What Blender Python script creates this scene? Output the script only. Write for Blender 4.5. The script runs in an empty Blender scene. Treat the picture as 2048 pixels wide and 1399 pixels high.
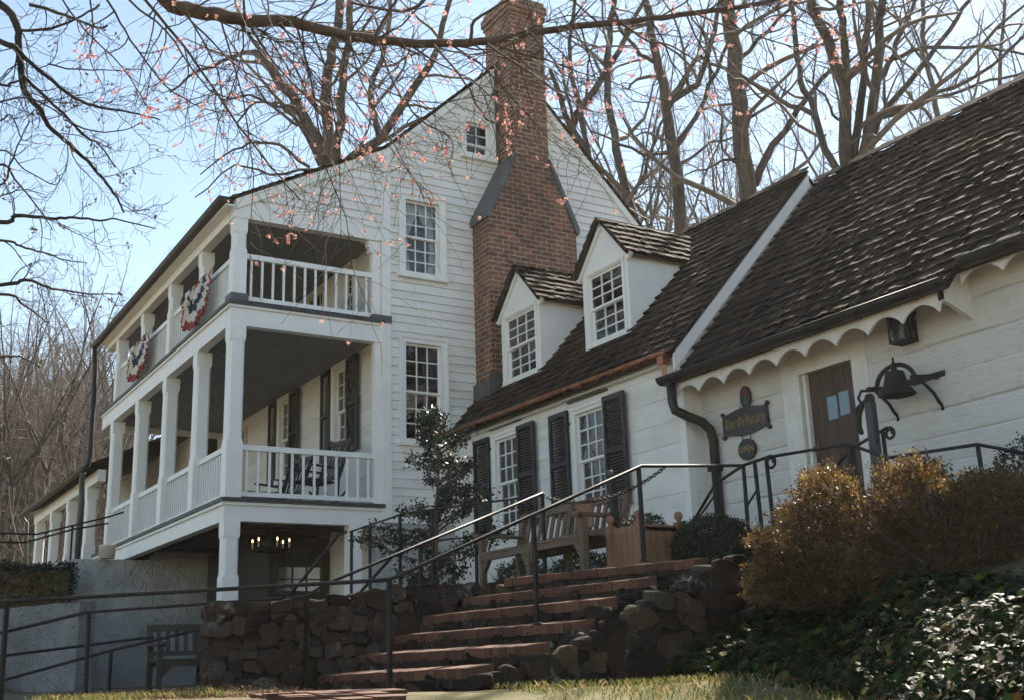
import bpy, bmesh, math, random
from mathutils import Vector, Matrix, noise
import numpy as np
R_ = math.radians
SC = bpy.context.scene
COL = SC.collection
# ------------------------------------------------------------------ camera, sky, sun, exposure
FPX, YAW, PITCH, ROLL = 2306.34, 0.5512016, 0.26719515, -0.03321757
def cam_basis():
    cy, sy = math.cos(YAW), math.sin(YAW)
    F = Vector((sy, cy, 0)); Rr = Vector((cy, -sy, 0)); U = Vector((0, 0, 1))
    cp, sp = math.cos(PITCH), math.sin(PITCH)
    F2 = F*cp + U*sp; U2 = U*cp - F*sp
    cr, sr = math.cos(ROLL), math.sin(ROLL)
    return Rr*cr + U2*sr, U2*cr - Rr*sr, F2
CR, CU, CF = cam_basis()
cd = bpy.data.cameras.new('camera'); cam = bpy.data.objects.new('camera', cd); COL.objects.link(cam)
cd.sensor_width = 36; cd.lens = 36*FPX/2048; cd.clip_end = 2000; cd.clip_start = 0.05
mw = Matrix.Identity(4)
for i in range(3):
    mw[i][0] = CR[i]; mw[i][1] = CU[i]; mw[i][2] = -CF[i]
cam.matrix_world = mw
SC.camera = cam
def at(x, y, d):
    """world point seen at photo pixel (2048 wide) at depth d"""
    return (CF + CR*((x-1024)/FPX) - CU*((y-699.5)/FPX))*d

SUN_AZ, SUN_EL = 30, 45           # azimuth from +X towards +Y
w = bpy.data.worlds.new('World'); SC.world = w; w.use_nodes = True
nt = w.node_tree; bg = nt.nodes['Background']
sk = nt.nodes.new('ShaderNodeTexSky'); sk.sky_type = 'NISHITA'; sk.sun_disc = False
sk.sun_elevation = R_(SUN_EL); sk.sun_rotation = R_(90-SUN_AZ)
sk.air_density = 1.0; sk.dust_density = 0.12; sk.ozone_density = 1.0; sk.altitude = 150
tint = nt.nodes.new('ShaderNodeMix'); tint.data_type = 'RGBA'; tint.blend_type = 'MULTIPLY'; tint.inputs[0].default_value = 1; tint.inputs[7].default_value = (1.03, 1.0, 0.89, 1)
nt.links.new(sk.outputs[0], tint.inputs[6]); nt.links.new(tint.outputs[2], bg.inputs[0]); bg.inputs[1].default_value = 0.075
sd = bpy.data.lights.new('sun', 'SUN'); sun = bpy.data.objects.new('sun', sd); COL.objects.link(sun)
sd.energy = 5.0; sd.angle = R_(0.5); sd.color = (1, 0.91, 0.77)
sv = Vector((math.cos(R_(SUN_EL))*math.cos(R_(SUN_AZ)), math.cos(R_(SUN_EL))*math.sin(R_(SUN_AZ)), math.sin(R_(SUN_EL))))
sun.rotation_euler = sv.to_track_quat('Z', 'Y').to_euler()
SC.view_settings.view_transform = 'Standard'; SC.view_settings.look = 'None'
SC.view_settings.gamma = 1; SC.view_settings.exposure = 1.72
SC.render.engine = 'CYCLES'
SC.cycles.max_bounces = 6; SC.cycles.transparent_max_bounces = 12

# ------------------------------------------------------------------ mesh builder
WORLD = {}          # object name -> world origin of its local frame
class MB:
    def __init__(s): s.v = []; s.f = []; s.M = None; s.sm = []
    def add(s, vs, fs, smooth=False):
        o = len(s.v)
        if s.M is not None: vs = [s.M @ Vector(p) for p in vs]
        s.v.extend([tuple(p) for p in vs]); s.f.extend([tuple(i+o for i in f) for f in fs]); s.sm.extend([smooth]*len(fs))
    def box(s, x0, x1, y0, y1, z0, z1):
        if x0 > x1: x0, x1 = x1, x0
        if y0 > y1: y0, y1 = y1, y0
        if z0 > z1: z0, z1 = z1, z0
        s.add([(x0,y0,z0),(x1,y0,z0),(x1,y1,z0),(x0,y1,z0),(x0,y0,z1),(x1,y0,z1),(x1,y1,z1),(x0,y1,z1)],
              [(0,3,2,1),(4,5,6,7),(0,1,5,4),(1,2,6,5),(2,3,7,6),(3,0,4,7)])
    def beam(s, p, q, wd, h, up=(0,0,1)):
        p = Vector(p); q = Vector(q); d = (q-p).normalized(); up = Vector(up)
        a = d.cross(up)
        if a.length < 1e-4: a = d.cross(Vector((1,0,0)))
        a.normalize(); b = a.cross(d).normalized(); a = a*(wd/2); b = b*(h/2)
        s.add([p-a-b,p+a-b,p+a+b,p-a+b,q-a-b,q+a-b,q+a+b,q-a+b],
              [(0,1,2,3),(7,6,5,4),(0,4,5,1),(1,5,6,2),(2,6,7,3),(3,7,4,0)])
    def tube(s, pts, rad, n=6, cap=True, smooth=True):
        pts = [Vector(p) for p in pts]
        if not hasattr(rad, '__len__'): rad = [rad]*len(pts)
        vs = []; ref = None
        for i, p in enumerate(pts):
            a = pts[max(i-1,0)]; b = pts[min(i+1,len(pts)-1)]
            t = (b-a)
            if t.length < 1e-9: t = Vector((0,0,1))
            t.normalize()
            if ref is None:
                ref = t.cross(Vector((0,0,1)))
                if ref.length < 0.1: ref = t.cross(Vector((1,0,0)))
            u = (ref - t*ref.dot(t)); u.normalize(); ref = u; v2 = t.cross(u)
            for k in range(n):
                an = 2*math.pi*k/n
                vs.append(p + u*(math.cos(an)*rad[i]) + v2*(math.sin(an)*rad[i]))
        fs = []
        for i in range(len(pts)-1):
            for k in range(n):
                fs.append((i*n+k, i*n+(k+1)%n, (i+1)*n+(k+1)%n, (i+1)*n+k))
        if cap:
            fs.append(tuple(range(n-1,-1,-1))); fs.append(tuple((len(pts)-1)*n+k for k in range(n)))
        s.add(vs, fs, smooth)
    def prism(s, poly, vec, lift=None):
        """poly: planar 3-D polygon, extruded by vec; lift raises single corners of the far face"""
        n = len(poly); poly = [Vector(p) for p in poly]; vec = Vector(vec)
        s.add(poly + [p+vec+Vector((0,0,lift[i] if lift else 0)) for i, p in enumerate(poly)], [tuple(range(n-1,-1,-1)), tuple(range(n,2*n))] + [(i,(i+1)%n,(i+1)%n+n,i+n) for i in range(n)])
    def lathe(s, prof, c=(0,0,0), n=20, smooth=True):
        c = Vector(c); vs = []; fs = []
        for r, z in prof:
            for k in range(n):
                a = 2*math.pi*k/n; vs.append(c+Vector((r*math.cos(a), r*math.sin(a), z)))
        for i in range(len(prof)-1):
            for k in range(n): fs.append((i*n+k, i*n+(k+1)%n, (i+1)*n+(k+1)%n, (i+1)*n+k))
        s.add(vs, fs, smooth)
    def ball(s, c, r, n=10, m=7):
        s.lathe([(max(1e-4, r*math.sin(math.pi*i/m)), -r*math.cos(math.pi*i/m)) for i in range(m+1)], c, n)
    def build(s, name, mat, parent=None, uv=True, recalc=False, origin=None):
        if not s.v: return None
        me = bpy.data.meshes.new(name)
        if parent is not None: o0 = WORLD[parent.name]
        elif origin is not None: o0 = Vector(origin)
        else:
            A = np.array(s.v); mn = A.min(0); mx = A.max(0); o0 = Vector(((mn[0]+mx[0])/2, (mn[1]+mx[1])/2, mn[2]))
        A = np.array(s.v, dtype=np.float64) - np.array(o0)
        me.from_pydata(A.tolist(), [], s.f)
        me.polygons.foreach_set('use_smooth', s.sm)
        if recalc:
            bm = bmesh.new(); bm.from_mesh(me); bmesh.ops.recalc_face_normals(bm, faces=bm.faces); bm.to_mesh(me); bm.free()
        if uv:
            ul = me.uv_layers.new(name='UVMap')
            nl = len(me.loops)
            vi = np.empty(nl, np.int32); me.loops.foreach_get('vertex_index', vi)
            npz = len(me.polygons); nr = np.empty(npz*3); me.polygons.foreach_get('normal', nr); nr = np.abs(nr.reshape(-1,3))
            lt = np.empty(npz, np.int32); me.polygons.foreach_get('loop_total', lt)
            ax = np.repeat(nr.argmax(1), lt)
            P = np.array(s.v)[vi]
            uvs = np.empty((nl,2))
            uvs[:,0] = np.where(ax==0, P[:,1], P[:,0]); uvs[:,1] = np.where(ax==2, P[:,1], P[:,2])
            ul.data.foreach_set('uv', uvs.ravel())
        if mat: me.materials.append(mat)
        me.update()
        o = bpy.data.objects.new(name, me); COL.objects.link(o)
        if parent is not None: o.parent = parent
        else: o.location = o0
        WORLD[o.name] = o0.copy()
        return o
def tag(o, label=None, cat=None, group=None, kind=None):
    if label: o['label'] = label
    if cat: o['category'] = cat
    if group: o['group'] = group
    if kind: o['kind'] = kind
    return o
def thing(name, label, cat, loc, group=None):
    o = bpy.data.objects.new(name, None); o.empty_display_size = 0.2; COL.objects.link(o)
    o.location = loc; WORLD[o.name] = Vector(loc); return tag(o, label, cat, group)
def frame(o, u, d):
    """local (right, into the wall, up) to world"""
    u = Vector(u); d = Vector(d); m = Matrix.Identity(4)
    for i in range(3): m[i][0] = u[i]; m[i][1] = d[i]; m[i][2] = (0,0,1)[i]; m[i][3] = o[i]
    return m
def copy_tree(o, parent=None, loc=None):
    c = o.copy(); COL.objects.link(c); WORLD[c.name] = WORLD[o.name].copy()
    if parent is not None: c.parent = parent
    if loc is not None: c.location = loc; WORLD[c.name] = Vector(loc)
    for ch in list(o.children): copy_tree(ch, c)
    return c

# ------------------------------------------------------------------ materials
def mat(name, col, rough=0.6, metal=0, spec=0.5):
    m = bpy.data.materials.new(name); m.use_nodes = True
    b = m.node_tree.nodes['Principled BSDF']
    b.inputs['Base Color'].default_value = (*col, 1); b.inputs['Roughness'].default_value = rough
    b.inputs['Metallic'].default_value = metal; b.inputs['Specular IOR Level'].default_value = spec
    return m
class NT:
    def __init__(s, m): s.t = m.node_tree; s.b = s.t.nodes['Principled BSDF']; s.out = s.t.nodes['Material Output']
    def n(s, ty, ins=None, **kw):
        x = s.t.nodes.new(ty)
        for k, v in kw.items(): setattr(x, k, v)
        for k, v in (ins or {}).items():
            if hasattr(v, 'is_output') or isinstance(v, bpy.types.NodeSocket): s.t.links.new(v, x.inputs[k])
            else: x.inputs[k].default_value = v
        return x
    def link(s, a, b): s.t.links.new(a, b)
    def ramp(s, fac, stops):
        r = s.n('ShaderNodeValToRGB', {'Fac': fac}); e = r.color_ramp.elements
        while len(e) < len(stops): e.new(0.5)
        for i, (p, c) in enumerate(stops): e[i].position = p; e[i].color = (*c, 1) if len(c) == 3 else c
        return r.outputs['Color']
    def coords(s, kind='Object'): return s.n('ShaderNodeTexCoord').outputs[kind]
    def noise(s, vec, scale, detail=4, rough=0.6, dist=0):
        return s.n('ShaderNodeTexNoise', {'Vector': vec, 'Scale': scale, 'Detail': detail, 'Roughness': rough, 'Distortion': dist}).outputs['Fac']
    def mapping(s, vec, sc): return s.n('ShaderNodeMapping', {'Vector': vec, 'Scale': sc}).outputs[0]
    def mix(s, f, a, b, blend='MIX'):
        x = s.n('ShaderNodeMix', data_type='RGBA', blend_type=blend)
        for k, v in ((0, f), (6, a), (7, b)):
            if isinstance(v, bpy.types.NodeSocket): s.t.links.new(v, x.inputs[k])
            else: x.inputs[k].default_value = v if k == 0 else (*v, 1)
        return x.outputs[2]
    def bump(s, h, strength=0.3, dist=0.02):
        s.link(s.n('ShaderNodeBump', {'Height': h, 'Strength': strength, 'Distance': dist}).outputs[0], s.b.inputs['Normal'])
    def color(s, c): s.link(c, s.b.inputs['Base Color'])

def noisy(name, a, b, scale=6, rough=0.6, bump=0.15, bscale=40, bdist=0.004, metal=0, stretch=(1,1,1), spec=0.5, ramp=(0.35,0.65)):
    m = mat(name, a, rough, metal, spec); t = NT(m); c = t.mapping(t.coords(), stretch)
    t.color(t.ramp(t.noise(c, scale, 5), [(ramp[0], a), (ramp[1], b)]))
    if bump: t.bump(t.noise(c, bscale, 4), bump, bdist)
    return m
M = {}
M['white'] = noisy('white_paint', (0.80,0.79,0.765), (0.86,0.85,0.83), 3, 0.5, 0.12, 30)
M['white_old'] = noisy('weathered_white_paint', (0.66,0.64,0.60), (0.78,0.765,0.735), 5, 0.6, 0.25, 25, 0.006)
def weathered_boards():
    m = mat('white_boards', (0.76,0.75,0.72), 0.55); t = NT(m); c = t.coords()
    big = t.noise(t.mapping(c, (0.6,0.6,2.2)), 2.2, 6, 0.65)
    streak = t.noise(t.mapping(c, (9,9,0.7)), 1.5, 4)
    base = t.ramp(big, [(0.3,(0.70,0.685,0.655)), (0.6,(0.84,0.83,0.81))])
    dirt = t.ramp(streak, [(0.60,(1,1,1)), (0.78,(0.86,0.83,0.77))])
    brd = t.ramp(t.n('ShaderNodeNewGeometry').outputs['Random Per Island'], [(0,(0.90,0.885,0.86)), (0.3,(0.985,0.98,0.97)), (1,(1,1,1))])
    specks = t.ramp(t.noise(t.mapping(c, (1,1,3)), 26, 4, 0.7), [(0.66,(1,1,1)), (0.74,(0.72,0.68,0.62))])
    t.color(t.mix(1, t.mix(1, t.mix(0.9, base, dirt, 'MULTIPLY'), brd, 'MULTIPLY'), specks, 'MULTIPLY')); t.bump(t.noise(t.mapping(c, (3,3,14)), 5, 5), 0.3, 0.006); return m
M['siding'] = weathered_boards()
def log_mat():
    m = mat('rough_white_logs', (0.74,0.72,0.68), 0.7); t = NT(m); c = t.coords()
    s = t.mapping(c, (1,0.9,5)); n1 = t.noise(s, 5, 8, 0.7, 1.2); n2 = t.noise(t.mapping(c, (1,1.5,12)), 9, 6, 0.7, 0.6)
    t.color(t.mix(0.7, t.ramp(n1, [(0.3,(0.60,0.57,0.51)), (0.5,(0.76,0.745,0.71))]), t.ramp(n2, [(0.28,(0.80,0.77,0.72)), (0.40,(1,1,1))]), 'MULTIPLY'))
    h = t.n('ShaderNodeMath', {0: n1, 1: n2}, operation='ADD').outputs[0]
    t.bump(h, 0.75, 0.02); return m
M['log'] = log_mat()
def stucco_mat(k=1.0):
    m = mat('stucco', (0.72,0.71,0.69), 0.85); t = NT(m); c = t.coords()
    n1 = t.noise(c, 3.5, 3, 0.5, 1.6); n2 = t.noise(c, 28, 4)
    r = t.ramp(n1, [(0.42,(0,0,0)), (0.5,(1,1,1)), (0.6,(0.5,0.5,0.5))])
    h = t.n('ShaderNodeMath', {0: r, 1: t.n('ShaderNodeMath', {0: n2, 1: 0.35}, operation='MULTIPLY').outputs[0]}, operation='ADD').outputs[0]
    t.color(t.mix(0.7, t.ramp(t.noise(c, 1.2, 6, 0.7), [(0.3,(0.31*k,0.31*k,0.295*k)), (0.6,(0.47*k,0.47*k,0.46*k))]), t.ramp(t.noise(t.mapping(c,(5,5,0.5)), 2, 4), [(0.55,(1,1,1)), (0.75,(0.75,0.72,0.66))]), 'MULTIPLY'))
    t.bump(h, 0.8, 0.03); return m
M['stucco'] = stucco_mat()
M['shaded_stucco'] = stucco_mat(0.5)  # same stucco, darkened: the left wall's shade is put into its colour
def brick_mat():
    m = mat('brick', (0.3,0.12,0.08), 0.85); t = NT(m); uv = t.coords('UV')
    wob = t.n('ShaderNodeVectorMath', {0: uv, 1: t.n('ShaderNodeVectorMath', {0: t.n('ShaderNodeTexNoise', {'Vector': uv, 'Scale': 6.0}).outputs['Color'], 1: (0.012,0.012,0)}, operation='MULTIPLY').outputs[0]}, operation='ADD').outputs[0]
    b = t.n('ShaderNodeTexBrick', {'Vector': wob, 'Color1': (0.30,0.118,0.062,1), 'Color2': (0.13,0.062,0.042,1), 'Mortar': (0.42,0.34,0.25,1), 'Scale': 1.0,
            'Mortar Size': 0.0105, 'Mortar Smooth': 0.15, 'Bias': 0.0, 'Brick Width': 0.23, 'Row Height': 0.088}, offset=0.5)
    var = t.ramp(t.noise(uv, 5.5, 3), [(0.3,(0.55,0.52,0.55)), (0.5,(1,1,1)), (0.7,(1.25,1.05,0.95))])
    fine = t.ramp(t.noise(uv, 45, 3), [(0.3,(0.75,0.75,0.75)), (0.7,(1.15,1.15,1.15))])
    soot = t.ramp(t.noise(t.mapping(uv,(1.2,0.5,1)), 1.3, 5), [(0.35,(0.6,0.58,0.58)), (0.6,(1,1,1))])
    c = t.mix(1, t.mix(1, t.mix(1, b.outputs['Color'], var, 'MULTIPLY'), fine, 'MULTIPLY'), soot, 'MULTIPLY'); t.color(c)
    h = t.n('ShaderNodeMath', {0: t.n('ShaderNodeMath', {0: 1.0, 1: b.outputs['Fac']}, operation='SUBTRACT').outputs[0], 1: t.n('ShaderNodeMath', {0: t.noise(uv, 60, 3), 1: 0.4}, operation='MULTIPLY').outputs[0]}, operation='ADD').outputs[0]
    t.bump(h, 0.9, 0.012); return m
M['brick'] = brick_mat()
def island(name, stops, rough, bump=0.4, bscale=(30,30,30), spec=0.4, translucent=0.0, dist=0.006):
    """colour varies per loose piece (shake, stone, leaf)"""
    m = mat(name, stops[0][1], rough, 0, spec); t = NT(m); g = t.n('ShaderNodeNewGeometry')
    c = t.ramp(g.outputs['Random Per Island'], stops)
    if bump:
        co = t.coords(); n = t.noise(t.mapping(co, bscale), 1, 5, 0.65)
        c = t.mix(0.8, c, t.ramp(n, [(0.3,(0.62,0.62,0.62)), (0.68,(1.2,1.2,1.2))]), 'MULTIPLY'); t.bump(n, bump, dist)
    t.color(c)
    if translucent:
        tr = t.n('ShaderNodeBsdfTranslucent', {'Color': c}); mx = t.n('ShaderNodeMixShader', {0: translucent, 1: t.b.outputs[0], 2: tr.outputs[0]})
        t.link(mx.outputs[0], t.out.inputs['Surface'])
    return m
M['shake'] = island('wood_shakes', [(0,(0.016,0.011,0.008)), (0.45,(0.032,0.022,0.015)), (0.8,(0.052,0.037,0.025)), (1,(0.078,0.056,0.038))], 0.92, 0.5, (4,30,30), spec=0.12)
M['stone'] = island('field_stone', [(0,(0.017,0.014,0.011)), (0.25,(0.050,0.034,0.022)), (0.5,(0.033,0.028,0.023)), (0.75,(0.078,0.050,0.031)), (1,(0.066,0.057,0.046))], 0.95, 0.8, (11,11,11), spec=0.15, dist=0.02)
def lichen(m):
    t = NT(m); co = t.coords(); src = t.b.inputs['Base Color'].links[0].from_socket
    f = t.ramp(t.noise(co, 2.6, 8, 0.75), [(0.59,(0,0,0)), (0.66,(1,1,1))])
    t.color(t.mix(f, src, (0.20,0.20,0.165)))
lichen(M['stone'])
M['mortar'] = noisy('wall_mortar', (0.014,0.011,0.008), (0.032,0.025,0.017), 8, 0.95, 0.6, 30, 0.02)
M['tread_brick'] = island('tread_bricks', [(0,(0.075,0.033,0.019)), (0.5,(0.11,0.048,0.028)), (1,(0.15,0.07,0.043))], 0.85, 0.5, (25,25,25))
M['lead'] = noisy('grey_flashing', (0.06,0.062,0.066), (0.10,0.10,0.105), 4, 0.55, 0.1, 20)
M['deck_edge'] = noisy('dark_deck_boards', (0.035,0.035,0.037), (0.06,0.058,0.056), 6, 0.6)
M['copper'] = noisy('copper', (0.42,0.17,0.09), (0.22,0.10,0.07), 7, 0.38, 0.1, 20, metal=0.85, stretch=(1,1,1))
M['patina'] = noisy('dark_patina_metal', (0.018,0.014,0.012), (0.026,0.026,0.023), 5, 0.5, 0.1, 20, metal=0.4)
M['green_pipe'] = noisy('green_pipe', (0.05,0.075,0.068), (0.07,0.095,0.085), 5, 0.5, 0.1, 20)
M['iron'] = noisy('black_iron', (0.009,0.009,0.009), (0.017,0.016,0.015), 12, 0.6, 0.25, 60, 0.003, metal=0.3)
M['pump'] = noisy('blue_grey_iron', (0.02,0.026,0.03), (0.034,0.04,0.044), 8, 0.45, 0.2, 40)
M['shutter'] = noisy('shutter_paint', (0.014,0.014,0.014), (0.022,0.021,0.020), 8, 0.55, 0.1, 30)
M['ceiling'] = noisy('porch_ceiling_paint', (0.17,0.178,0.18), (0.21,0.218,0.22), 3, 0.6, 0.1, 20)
M['dark'] = mat('dark_interior', (0.012,0.011,0.010), 0.9)
M['curtain'] = noisy('lace_curtain', (0.68,0.70,0.70), (0.8,0.8,0.79), 12, 0.9, 0.2, 60)
M['door_wood'] = noisy('old_door_wood', (0.042,0.023,0.014), (0.078,0.042,0.025), 3, 0.6, 0.35, 8, 0.006, stretch=(6,6,0.5))
M['teak'] = noisy('teak', (0.085,0.055,0.034), (0.145,0.098,0.062), 4, 0.7, 0.3, 12, 0.005, stretch=(8,1,8))
M['planter'] = noisy('cedar_planter', (0.19,0.095,0.05), (0.27,0.145,0.08), 4, 0.65, 0.3, 10, 0.005, stretch=(8,8,1))
M['old_wood'] = noisy('dark_old_wood', (0.03,0.022,0.016), (0.06,0.043,0.03), 5, 0.7, 0.3, 12, 0.005, stretch=(6,6,1))
M['rocker'] = noisy('black_rocker_paint', (0.018,0.016,0.015), (0.03,0.026,0.024), 5, 0.5, 0.1)
M['gold'] = mat('gold_lettering', (0.30,0.19,0.065), 0.5)
M['sign_black'] = noisy('sign_paint', (0.012,0.012,0.011), (0.022,0.02,0.018), 6, 0.45, 0.1)
M['red_paint'] = mat('red_paint', (0.35,0.03,0.02), 0.5)
M['green_paint'] = mat('green_paint', (0.02,0.08,0.05), 0.5)
M['paper'] = mat('blue_paper', (0.22,0.33,0.41), 0.5)
M['brass'] = mat('old_brass', (0.12,0.075,0.035), 0.5, 0.6)
M['seam'] = mat('board_seam_shadow', (0.42,0.41,0.38), 0.7)
M['cream'] = noisy('cream_paint', (0.55,0.50,0.42), (0.62,0.57,0.49), 5, 0.6)
M['candle'] = mat('candle', (0.7,0.62,0.45), 0.6)
fm = mat('flame', (1,0.6,0.25), 0.5); fm.node_tree.nodes['Principled BSDF'].inputs['Emission Color'].default_value = (1,0.55,0.2,1); fm.node_tree.nodes['Principled BSDF'].inputs['Emission Strength'].default_value = 5; M['flame'] = fm
M['bark'] = noisy('grey_bark', (0.034,0.028,0.023), (0.082,0.067,0.053), 2.5, 0.95, 0.8, 9, 0.03, stretch=(3,3,0.7))
M['bark_dark'] = noisy('dark_bark', (0.022,0.019,0.017), (0.05,0.042,0.036), 6, 0.9, 0.6, 30, 0.01)
M['bark_brown'] = noisy('maple_bark', (0.06,0.042,0.03), (0.12,0.09,0.065), 8, 0.9, 0.5, 30, 0.008)
M['twig'] = noisy('twig_bark', (0.07,0.054,0.041), (0.15,0.12,0.093), 1.5, 0.85, 0, ramp=(0.3,0.7))
M['twig_far'] = noisy('far_twig_bark', (0.072,0.053,0.038), (0.15,0.117,0.087), 0.8, 0.9, 0, ramp=(0.3,0.7))
M['blossom'] = island('maple_blossom', [(0,(0.50,0.14,0.13)), (0.5,(0.72,0.36,0.32)), (1,(0.85,0.62,0.52))], 0.6, 0, translucent=0.5)
M['dead_leaf'] = island('dead_leaf', [(0,(0.06,0.033,0.018)), (1,(0.16,0.095,0.05))], 0.7, 0, translucent=0.3)
M['azalea'] = island('bronze_leaf', [(0,(0.05,0.024,0.015)), (0.35,(0.11,0.05,0.020)), (0.6,(0.17,0.10,0.026)), (0.85,(0.075,0.075,0.022)), (1,(0.32,0.21,0.055))], 0.34, 0, translucent=0.5)
M['ivy'] = island('ivy_leaf', [(0,(0.006,0.012,0.003)), (0.6,(0.013,0.026,0.007)), (0.9,(0.026,0.046,0.012)), (0.96,(0.08,0.11,0.014)), (1,(0.12,0.055,0.016))], 0.5, 0, spec=0.05, translucent=0.10)
M['camellia'] = island('camellia_leaf', [(0,(0.010,0.018,0.010)), (0.7,(0.022,0.034,0.016)), (1,(0.05,0.055,0.02))], 0.35, 0, translucent=0.2)
M['box_leaf'] = island('boxwood_leaf', [(0,(0.010,0.016,0.006)), (0.7,(0.020,0.032,0.010)), (1,(0.04,0.055,0.015))], 0.4, 0, translucent=0.2)
M['grass'] = island('grass_blade', [(0,(0.08,0.11,0.02)), (0.45,(0.15,0.17,0.04)), (0.75,(0.32,0.24,0.10)), (1,(0.50,0.35,0.18))], 0.7, 0, translucent=0.35)
def ground_mat():
    m = mat('leaf_litter_ground', (0.1,0.07,0.04), 0.95); t = NT(m); c = t.coords()
    a = t.ramp(t.noise(c, 9, 8, 0.75), [(0.3,(0.03,0.02,0.012)), (0.5,(0.11,0.07,0.036)), (0.7,(0.27,0.18,0.095))])
    b = t.ramp(t.noise(c, 0.7, 5), [(0.45,(0,0,0)), (0.6,(1,1,1))])
    t.color(t.mix(b, a, t.ramp(t.noise(c, 40, 4), [(0.3,(0.05,0.055,0.014)), (0.7,(0.14,0.12,0.04))]))); t.bump(t.noise(c, 30, 6), 0.8, 0.03); return m
M['ground'] = ground_mat()
M['bunting_red'] = mat('bunting_red', (0.30,0.03,0.025), 0.8)
def glass_mat(name, dark=0.0):
    m = bpy.data.materials.new(name); m.use_nodes = True; t = m.node_tree; t.nodes.clear()
    o = t.nodes.new('ShaderNodeOutputMaterial'); tr = t.nodes.new('ShaderNodeBsdfTransparent'); tr.inputs[0].default_value = (0.8,0.84,0.84,1)
    gl = t.nodes.new('ShaderNodeBsdfGlossy'); gl.inputs['Roughness'].default_value = 0.02; fr = t.nodes.new('ShaderNodeFresnel'); fr.inputs[0].default_value = 1.52
    bu = t.nodes.new('ShaderNodeBump'); no = t.nodes.new('ShaderNodeTexNoise'); tc = t.nodes.new('ShaderNodeTexCoord')
    t.links.new(tc.outputs['Object'], no.inputs[0]); no.inputs['Scale'].default_value = 5; t.links.new(no.outputs[0], bu.inputs['Height']); bu.inputs['Strength'].default_value = 0.35; bu.inputs['Distance'].default_value = 0.02
    t.links.new(bu.outputs[0], gl.inputs['Normal'])
    ma = t.nodes.new('ShaderNodeMath'); ma.operation = 'MULTIPLY_ADD'; ma.inputs[1].default_value = 1.4; ma.inputs[2].default_value = 0.03; t.links.new(fr.outputs[0], ma.inputs[0])
    mx = t.nodes.new('ShaderNodeMixShader'); t.links.new(ma.outputs[0], mx.inputs[0]); t.links.new(tr.outputs[0], mx.inputs[1]); t.links.new(gl.outputs[0], mx.inputs[2]); t.links.new(mx.outputs[0], o.inputs[0])
    return m
M['glass'] = glass_mat('window_glass')
# ------------------------------------------------------------------ builders for buildings
def siding(mb, F, L, Rf, z0, z1, expo, out, openings=(), wob=0.0, rnd=None, gap=0.0):
    """lapped boards in frame F (right, inward, up); L(z), Rf(z) give the ends"""
    mb.M = F
    zs = []; z = z0
    while z < z1-1e-4:
        e = expo*(1+(rnd.uniform(-wob, wob) if rnd else 0)); zs.append((z, min(z+e, z1))); z += e
    for zb, zt in zs:
        cuts = sorted({zb, zt} | {o for op in openings for o in op[2:4] if zb < o < zt})
        H = zt-zb
        for a, b in zip(cuts[:-1], cuts[1:]):
            mid = (a+b)/2; oa = out*(1-(a-zb)/H); ob = out*(1-(b-zb)/H)
            ops = sorted([(op[0], op[1]) for op in openings if op[2] < mid < op[3]])
            segs = []; cur = None
            edges = [None]
            for (u0, u1) in ops: edges += [u0, u1]
            edges.append(None)
            for i in range(0, len(edges), 2):
                l, r = edges[i], edges[i+1]
                la = L(a) if l is None else l; lb = L(b) if l is None else l
                ra = Rf(a) if r is None else r; rb = Rf(b) if r is None else r
                if ra-la < 0.005 and rb-lb < 0.005: continue
                ra = max(ra, la); rb = max(rb, lb)
                if rnd and min(ra-la, rb-lb) > 1.2 and rnd.random() < 0.75:
                    j = max(la, lb)+(min(ra, rb)-max(la, lb))*rnd.uniform(0.15, 0.85)
                    spans = [(la, j-0.0015, j-0.0015, lb), (j+0.0015, ra, rb, j+0.0015)]
                else: spans = [(la, ra, rb, lb)]
                lip = 0.0 if a > zb else 1
                for la, ra, rb, lb in spans:
                    dv = rnd.uniform(-0.002, 0.002) if rnd else 0
                    vs = [(la,-oa+dv,a),(ra,-oa+dv,a),(rb,-ob,b),(lb,-ob,b)]
                    fs = [(0,1,2,3)]
                    if lip: vs += [(la,0.0,a),(ra,0.0,a)]; fs.append((4,5,1,0))
                    mb.add(vs, fs)
    mb.M = None
def shingles(mb, P0, along, up, length, height, rnd, expo=0.15, wid=(0.09,0.19), th=0.016, curl=0.012, clip=None, jit=0.02):
    """real wooden shakes on a slope: P0 at the eave, along and up unit vectors"""
    P0 = Vector(P0); along = Vector(along); up = Vector(up); nrm = along.cross(up).normalized()
    if nrm.z < 0: nrm = -nrm
    rows = int(height/expo)+1
    for r in range(rows):
        s0 = r*expo; u = -rnd.uniform(0, 0.1)
        ln = min(expo*1.75, height-s0+0.02)
        if ln < 0.03: continue
        while u < length:
            wd = rnd.uniform(*wid); a = max(u, 0); b = min(u+wd-0.006, length)
            u += wd
            if b-a < 0.02: continue
            if clip and not clip((a+b)/2, s0): continue
            j = rnd.uniform(-jit, jit); s = max(s0+j, -0.03); c1 = rnd.uniform(0, curl); c2 = rnd.uniform(0, curl); t0 = th*rnd.uniform(0.7, 1.4)
            def p(x, y, h): return P0 + along*x + up*y + nrm*h
            k = rnd.uniform(-0.008, 0.008)
            base = th*1.0
            vs = [p(a,s,base+c1),p(b,s+k,base+c2),p(b-0.002,s0+ln,0.0),p(a+0.002,s0+ln,0.0),
                  p(a,s,base+c1+t0),p(b,s+k,base+c2+t0),p(b-0.002,s0+ln,0.006),p(a+0.002,s0+ln,0.006)]
            mb.add(vs, [(0,3,2,1),(4,5,6,7),(0,1,5,4),(1,2,6,5),(2,3,7,6),(3,0,4,7)])
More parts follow.
